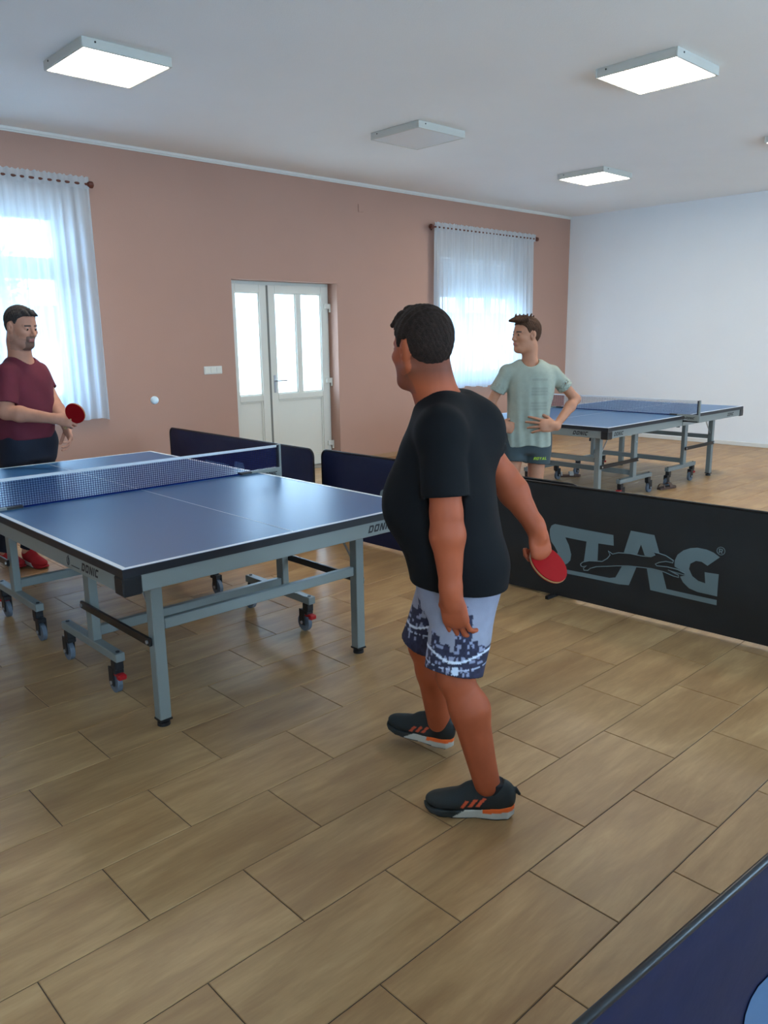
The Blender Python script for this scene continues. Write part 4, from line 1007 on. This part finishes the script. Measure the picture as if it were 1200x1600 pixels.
# ---------- man in the maroon t-shirt at the far end of the table
def maroon_man():
    J = dict(head=V3(1.922, 5.471, 1.640), neck0=V3(1.912, 5.525, 1.405), neck1=V3(1.910, 5.505, 1.55),
             shR=V3(1.790, 5.425, 1.350), elR=V3(1.728, 5.350, 1.110), wrR=V3(1.944, 5.092, 1.066),
             shL=V3(2.050, 5.612, 1.345), elL=V3(2.100, 5.520, 1.130), wrL=V3(2.098, 5.335, .995),
             hipL=V3(2.005, 5.560, .88), knL=V3(1.950, 5.640, .48), anL=V3(1.880, 5.690, .10),
             hipR=V3(1.835, 5.510, .88), knR=V3(1.795, 5.640, .48), anR=V3(1.765, 5.800, .10))
    fw = nv((.33, -.944, 0)); tr = [(1.905, 5.545, .78, .125, .165), (1.903, 5.545, .90, .140, .175), (1.905, 5.535, 1.0, .150, .178), (1.912, 5.530, 1.12, .145, .182), (1.918, 5.525, 1.24, .130, .188), (1.918, 5.522, 1.33, .115, .180), (1.916, 5.524, 1.40, .085, .125), (1.914, 5.524, 1.44, .060, .075)]
    org = (1.91, 5.55, 0); root = empty('person', org); tag(root, 'man in maroon t-shirt and dark trousers behind the far end of the nearer table', 'person')
    hf = nv((.38, -.90, -.20)); hs = 1.06
    spec = dict(lo=(1.60, 4.90, .03), hi=(2.28, 5.90, 1.84), J=J, r=dict(sh=.060, el=.047, fa=.050, wr=.030, th=.085, kn=.055, ca=.055, an=.040, neck=.070), trunk=tr, fwd=fw, legfwd=fw)
    F = base_body(spec, .0048)
    P, R = head_prims(F, J['head'], hf, UPZ, hs, jaw=1.10, nose=1.07)
    F.u(cap(J['neck1'], J['head']-hf*.03-UPZ*.02, .070, .066), .03)
    dR = nv(V3(.60, -.66, -.10)); hand(F, J['wrR'], dR, nv(V3(-.60, -.50, .45)), -1 if np.cross(nv(V3(-.60, -.50, .45)), dR)[2] < 0 else 1, curl=[1.0, 1.1, 1.15, 1.2], s=1.08, rw=.029, thumbin=.8)
    hand(F, J['wrL'], nv(V3(.06, -.30, -.80)), nv(V3(.75, -.1, .1)), 1, curl=[.45, .5, .55, .6], s=1.06, rw=.028, thumbin=.4)
    V, Q = F.mesh(); c = skin_cols(V, lin((196, 138, 112)), C=J['head'], R=R, s=hs, beard=(.35, lin((110, 92, 86))), goatee=lin((116, 86, 72)), nape=(.5, lin((90, 78, 72))))
    mk('body', V, Q, SKIN, root, org, c)
    line = [(-.14, -.056), (-.06, -.046), (-.045, -.034), (-.032, .000), (-.02, .034), (.005, .040), (.018, .022), (.030, .028), (.040, .058), (.062, .080), (.09, .084), (.13, .080)]
    hair('hair', J['head'], R, hs, line, .010, HAIRR, root, org, tufts=[((.05, 0, .112), (.094, 0, .094), .016, .009), ((.05, .03, .102), (.088, .03, .088), .016, .009), ((.05, -.03, .102), (.088, -.03, .088), .016, .009)], sidegrow=.002, seed=2)
    eyes(J['head'], R, hs, root, org, (1, 0, -.35))
    F = Field((1.60, 5.20, .84), (2.26, 5.84, 1.52), .005)
    F.u(loft(tr, fw, .008), .02)
    F.u(cap(lerp(J['neck0'], J['shL'], .3)+UPZ*.012, J['shL'], .052, .062), .05); F.u(cap(lerp(J['neck0'], J['shR'], .3)+UPZ*.012, J['shR'], .052, .062), .05)
    F.noise(wrinkle(.0022, 4)); F.op((lambda x, y, z: f32(.915)+0*x-z+0*y, (1.5, 5.1, .8), (2.3, 5.9, .99)), .004, 'i')
    for q, e in (('L', .56), ('R', .80)):
        a, b = J['sh'+q], J['el'+q]; F.u(cut_cap(a, b, .066, .072, e), .02); F.sub(cut_cap(lerp(a, b, e-.14), lerp(a, b, e+.3), .059, .059, 1), .004)
        F.u(cut_cap(lerp(a, b, .3), b, .050, .050, (e-.36)/.7), .004)
    F.sub(cap(J['neck0']+UPZ*.045+fw*.025, J['neck1']+UPZ*.05, .078, .088), .006)
    V, Q = F.mesh(); mk('t_shirt', V, Q, MAROON, root, org)
    F = Field((1.60, 5.30, .05), (2.20, 5.86, 1.00), .0055)
    F.u(loft([(1.905, 5.545, .76, .120, .165), (1.903, 5.545, .90, .138, .174), (1.905, 5.538, .985, .140, .170)], fw, .004), .02)
    for q in 'LR':
        F.u(cap(J['hip'+q], J['kn'+q], .112, .078), .03); F.u(cut_cap(J['kn'+q], J['an'+q], .075, .056, .97), .02)
    F.noise(wrinkle(.0035, 6)); V, Q = F.mesh(); mk('trousers', V, Q, NAVYP, root, org)
    for n_, hp in (('shoe', (1.866, 5.745)), ('shoe', (1.755, 5.865))):
        shoe(n_, hp, (.16, -.98), .285, root, org, lin((178, 22, 30)), None, lin((224, 214, 200)), lin((224, 214, 200)))
    # wristwatch on the left wrist
    w = MB(); a = Vector(J['wrL']); d = (Vector(J['wrL'])-Vector(J['elL'])).normalized(); a = a-d*.03
    w.tube([a-d*.009-Vector(org), a+d*.009-Vector(org)], .0345, 20); w.build('wristwatch', BLACKP, root)
maroon_man()
paddle('table_tennis_paddle', (2.018, 4.968, 1.105), tuple(-RH*.6-UPZ*.62+FH*.35), tuple(-FH*.78+RH*.45+UPZ*.42), 'red paddle held at waist height by the man in the maroon shirt').scale = (.88, .88, .9)

# ---------- teenager with hands on hips
def teenager():
    J = dict(head=V3(4.567, 3.391, 1.546), neck0=V3(4.590, 3.368, 1.335), neck1=V3(4.584, 3.372, 1.46),
             shR=V3(4.476, 3.480, 1.300), elR=V3(4.410, 3.568, 1.075), wrR=V3(4.372, 3.452, .930),
             shL=V3(4.712, 3.262, 1.290), elL=V3(4.880, 3.178, 1.098), wrL=V3(4.608, 3.152, .928),
             hipR=V3(4.530, 3.425, .84), knR=V3(4.480, 3.440, .48), anR=V3(4.49, 3.49, .10),
             hipL=V3(4.645, 3.318, .84), knL=V3(4.615, 3.318, .48), anL=V3(4.66, 3.34, .10))
    fw = nv(-FH-RH*.12); tr = [(4.588, 3.372, .76, .095, .140), (4.588, 3.372, .86, .100, .142), (4.590, 3.370, .95, .096, .136), (4.594, 3.366, 1.06, .098, .140), (4.597, 3.363, 1.18, .102, .152), (4.594, 3.366, 1.27, .092, .150), (4.590, 3.368, 1.335, .070, .100), (4.588, 3.370, 1.37, .045, .060)]
    org = (4.58, 3.38, 0); root = empty('person', org); tag(root, 'teenager in pale green t-shirt and dark shorts standing hands on hips, before the far table', 'person')
    hf = nv(-RH*.90-FH*.42+UPZ*.0); hs = .97
    spec = dict(lo=(4.28, 2.98, .02), hi=(5.02, 3.78, 1.74), J=J, r=dict(sh=.042, el=.034, fa=.037, wr=.024, th=.074, kn=.050, ca=.052, an=.034, neck=.050), trunk=tr, fwd=fw, legfwd=fw)
    F = base_body(spec, .0048)
    P, R = head_prims(F, J['head'], hf, UPZ, hs, jaw=.96)
    F.u(cap(J['neck1'], J['head']-hf*.025-UPZ*.02, .050, .052), .03)
    # hands on the hips: fingers forward over the shirt, thumb behind
    dL = nv(-RH*.93+UPZ*.12-FH*.10); nL = nv(-FH*.9+UPZ*.30); hand(F, J['wrL'], dL, nL, -1, curl=[.16, .22, .28, .34], s=1.12, rw=.024, spread=1.2, thumbin=.1)
    dR = nv(V3(4.470, 3.375, .910)-J['wrR']); nR = nv(-FH*.75-RH*.55+UPZ*.2); hand(F, J['wrR'], dR, nR, 1, curl=[.5, .7, .8, .9], s=1.0, rw=.024, thumbin=.4)
    V, Q = F.mesh(); c = skin_cols(V, lin((186, 128, 98)), C=J['head'], R=R, s=hs)
    mk('body', V, Q, SKIN, root, org, c)
    line = [(-.14, -.060), (-.06, -.052), (-.045, -.040), (-.032, -.010), (-.02, .030), (.005, .036), (.018, .012), (.030, .018), (.040, .050), (.062, .072), (.09, .076), (.13, .070)]
    tf = [((.04, y_, .115), (.110, y_, .098+.01*abs(y_)*10), .026, .010) for y_ in (-.045, -.02, .005, .03, .05)] + [((-.01+.02*k, .03-.015*k, .115), (-.02+.022*k, .032-.016*k, .148), .014, .004) for k in range(5)] + [((-.04, 0, .11), (-.055, .01, .135), .016, .004)]
    hair('hair', J['head'], R, hs, line, .009, HAIRY, root, org, tufts=tf, seed=3)
    eyes(J['head'], R, hs, root, org)
    F = Field((4.30, 3.02, .74), (4.94, 3.72, 1.44), .005)
    F.u(loft([(4.588, 3.372, .76, .112, .158), (4.588, 3.372, .86, .116, .158)]+tr[2:], fw, .012), .02)
    F.u(cap(lerp(J['neck0'], J['shL'], .35)+UPZ*.006, J['shL'], .040, .048), .05); F.u(cap(lerp(J['neck0'], J['shR'], .35)+UPZ*.006, J['shR'], .040, .048), .05)
    F.noise(wrinkle(.0032, 12, 12)); fo_ = lambda x, y, z: .0035*np.sin(((x-4.588)*f32(RH[0])+(y-3.372)*f32(RH[1]))*95+z*6)*np.clip((1.3-z)*2.5, 0, 1); F.noise(fo_)
    F.op((lambda x, y, z: f32(.785)+.008*np.sin((x-y)*22)-z, (4.2, 2.9, .7), (5, 3.8, .84)), .004, 'i')
    for q, e in (('L', .56), ('R', .62)):
        a, b = J['sh'+q], J['el'+q]; F.u(cut_cap(a, b, .047, .064, e), .02); F.sub(cut_cap(lerp(a, b, e-.16), lerp(a, b, e+.3), .050, .052, 1), .004)
        F.u(cut_cap(lerp(a, b, .2), b, .036, .036, (e-.28)/.8), .004)
    F.sub(cap(J['neck0']+UPZ*.035+fw*.03, J['neck1']+UPZ*.05, .058, .070), .006)
    V, Q = F.mesh(); col = np.tile(np.array(lin((160, 164, 148))), (len(V), 1)); q = V-np.array(tr[4][:3]); u = q @ RH; v = V[:, 2]; front = (q @ fw) > 0
    rs = np.random.RandomState(2); pr = front & (u > -.012+.05*(v-1.2)) & (u < .098) & (v > .99) & (v < 1.255)
    rowv = np.floor((1.255-v)/.020).astype(int); hsh = rs.uniform(.55, 1, 64)[np.clip(rowv, 0, 63)]; cc = np.sin(np.floor(u/.007)*37.7+rowv*11.3)
    inkm = pr & (((1.255-v) % .020) < .013) & (cc > -.3); col[inkm] *= (.74+.16*hsh)[inkm][:, None]
    mk('t_shirt', V, Q, CLOTH, root, org, col)
    F = Field((4.30, 3.10, .56), (4.86, 3.62, .90), .005)
    F.u(loft([(4.588, 3.372, .72, .100, .148), (4.588, 3.372, .80, .112, .154), (4.588, 3.372, .88, .104, .146)], fw, .002), .02)
    for q, e in (('L', .52), ('R', .46)):
        F.u(cut_cap(J['hip'+q], J['kn'+q], .092, .098, e), .02); F.sub(cut_cap(lerp(J['hip'+q], J['kn'+q], e-.14), lerp(J['hip'+q], J['kn'+q], e+.3), .078, .080, 1), .004)
    F.noise(wrinkle(.0025, 15)); V, Q = F.mesh(); col = np.tile(np.array(lin((62, 72, 74))), (len(V), 1))
    so = mk('shorts', V, Q, CLOTH, root, org, col)
    # small slanted word printed on the shorts, seated on the cloth surface
    pl = V3(4.574, 3.310, .690); w_, L_ = word('ROYAL', (0, 0, 0), tuple(RH), (0, 0, 1), .020, gap=.8)
    n_ = nv(fw); vv = []
    VV = V; un = (VV @ RH); dn = VV @ n_
    for p_ in w_.v:
        wp = pl+np.array(p_); tu = wp @ RH; near_ = (np.abs(un-tu) < .008) & (np.abs(VV[:, 2]-wp[2]) < .008) & ((VV-np.array([4.588, 3.372, 0])) @ n_ > 0)
        m_ = dn[near_].max() if near_.any() else wp @ n_
        wp = wp + n_*(m_+.0015-wp @ n_); vv.append(tuple(wp-np.array(org)))
    w_.v = vv; w_.build('printed_lettering', mat('lime_print', (170, 200, 40), .6), root)
    for hp, dd in (((4.535, 3.530), -FH-RH*.35), ((4.700, 3.385), -FH+RH*.15)):
        shoe('shoe', hp, (dd[0], dd[1]), .27, root, org, lin((60, 62, 66)), None, lin((215, 213, 208)), lin((215, 213, 208)))
teenager()

# ---------- sandals left on the floor below the far table
def sandal(x, y, ang, col, label):
    root = empty('sandal', (x, y, 0), ang); tag(root, label, 'sandal', 'sandals under the far table')
    n = 18; out = []
    prof = [(0, .022), (.03, .034), (.08, .031), (.13, .033), (.19, .044), (.235, .036), (.258, .010)]
    out = [(a, w) for a, w in prof]+[(a, -w) for a, w in reversed(prof)]
    MB().poly([(a, w, .0) for a, w in out], (0, 0, 1), .022).build('sole', mat(col[0], col[1], .7), root, recalc=True)
    for x0, x1 in ((.13, .175), (.035, .050)):
        s = MB(); 
        for k in range(9):
            t = math.pi*k/8; 
            for xx in (x0, x1): s.v.append((xx, .038*math.cos(t), .018+.040*math.sin(t)))
            for xx in (x1, x0): s.v.append((xx, .041*math.cos(t), .018+.043*math.sin(t)))
        for k in range(8):
            for a in range(4): b = (a+1) % 4; s.f.append((k*4+a, k*4+b, k*4+4+b, k*4+4+a))
        s.build('strap', mat(col[2], col[3], .6), root, recalc=True)
sandal(7.36, 4.99, -.75, ('brown_sole', (96, 62, 46), 'pale_strap', (205, 195, 182)), 'pale strapped sandal on the floor beside the left wheels of the far table')
sandal(7.40, 3.80, -.15, ('dark_brown_sole', (74, 52, 42), 'brown_strap', (92, 66, 50)), 'dark brown sandal on the floor below the middle of the far table')
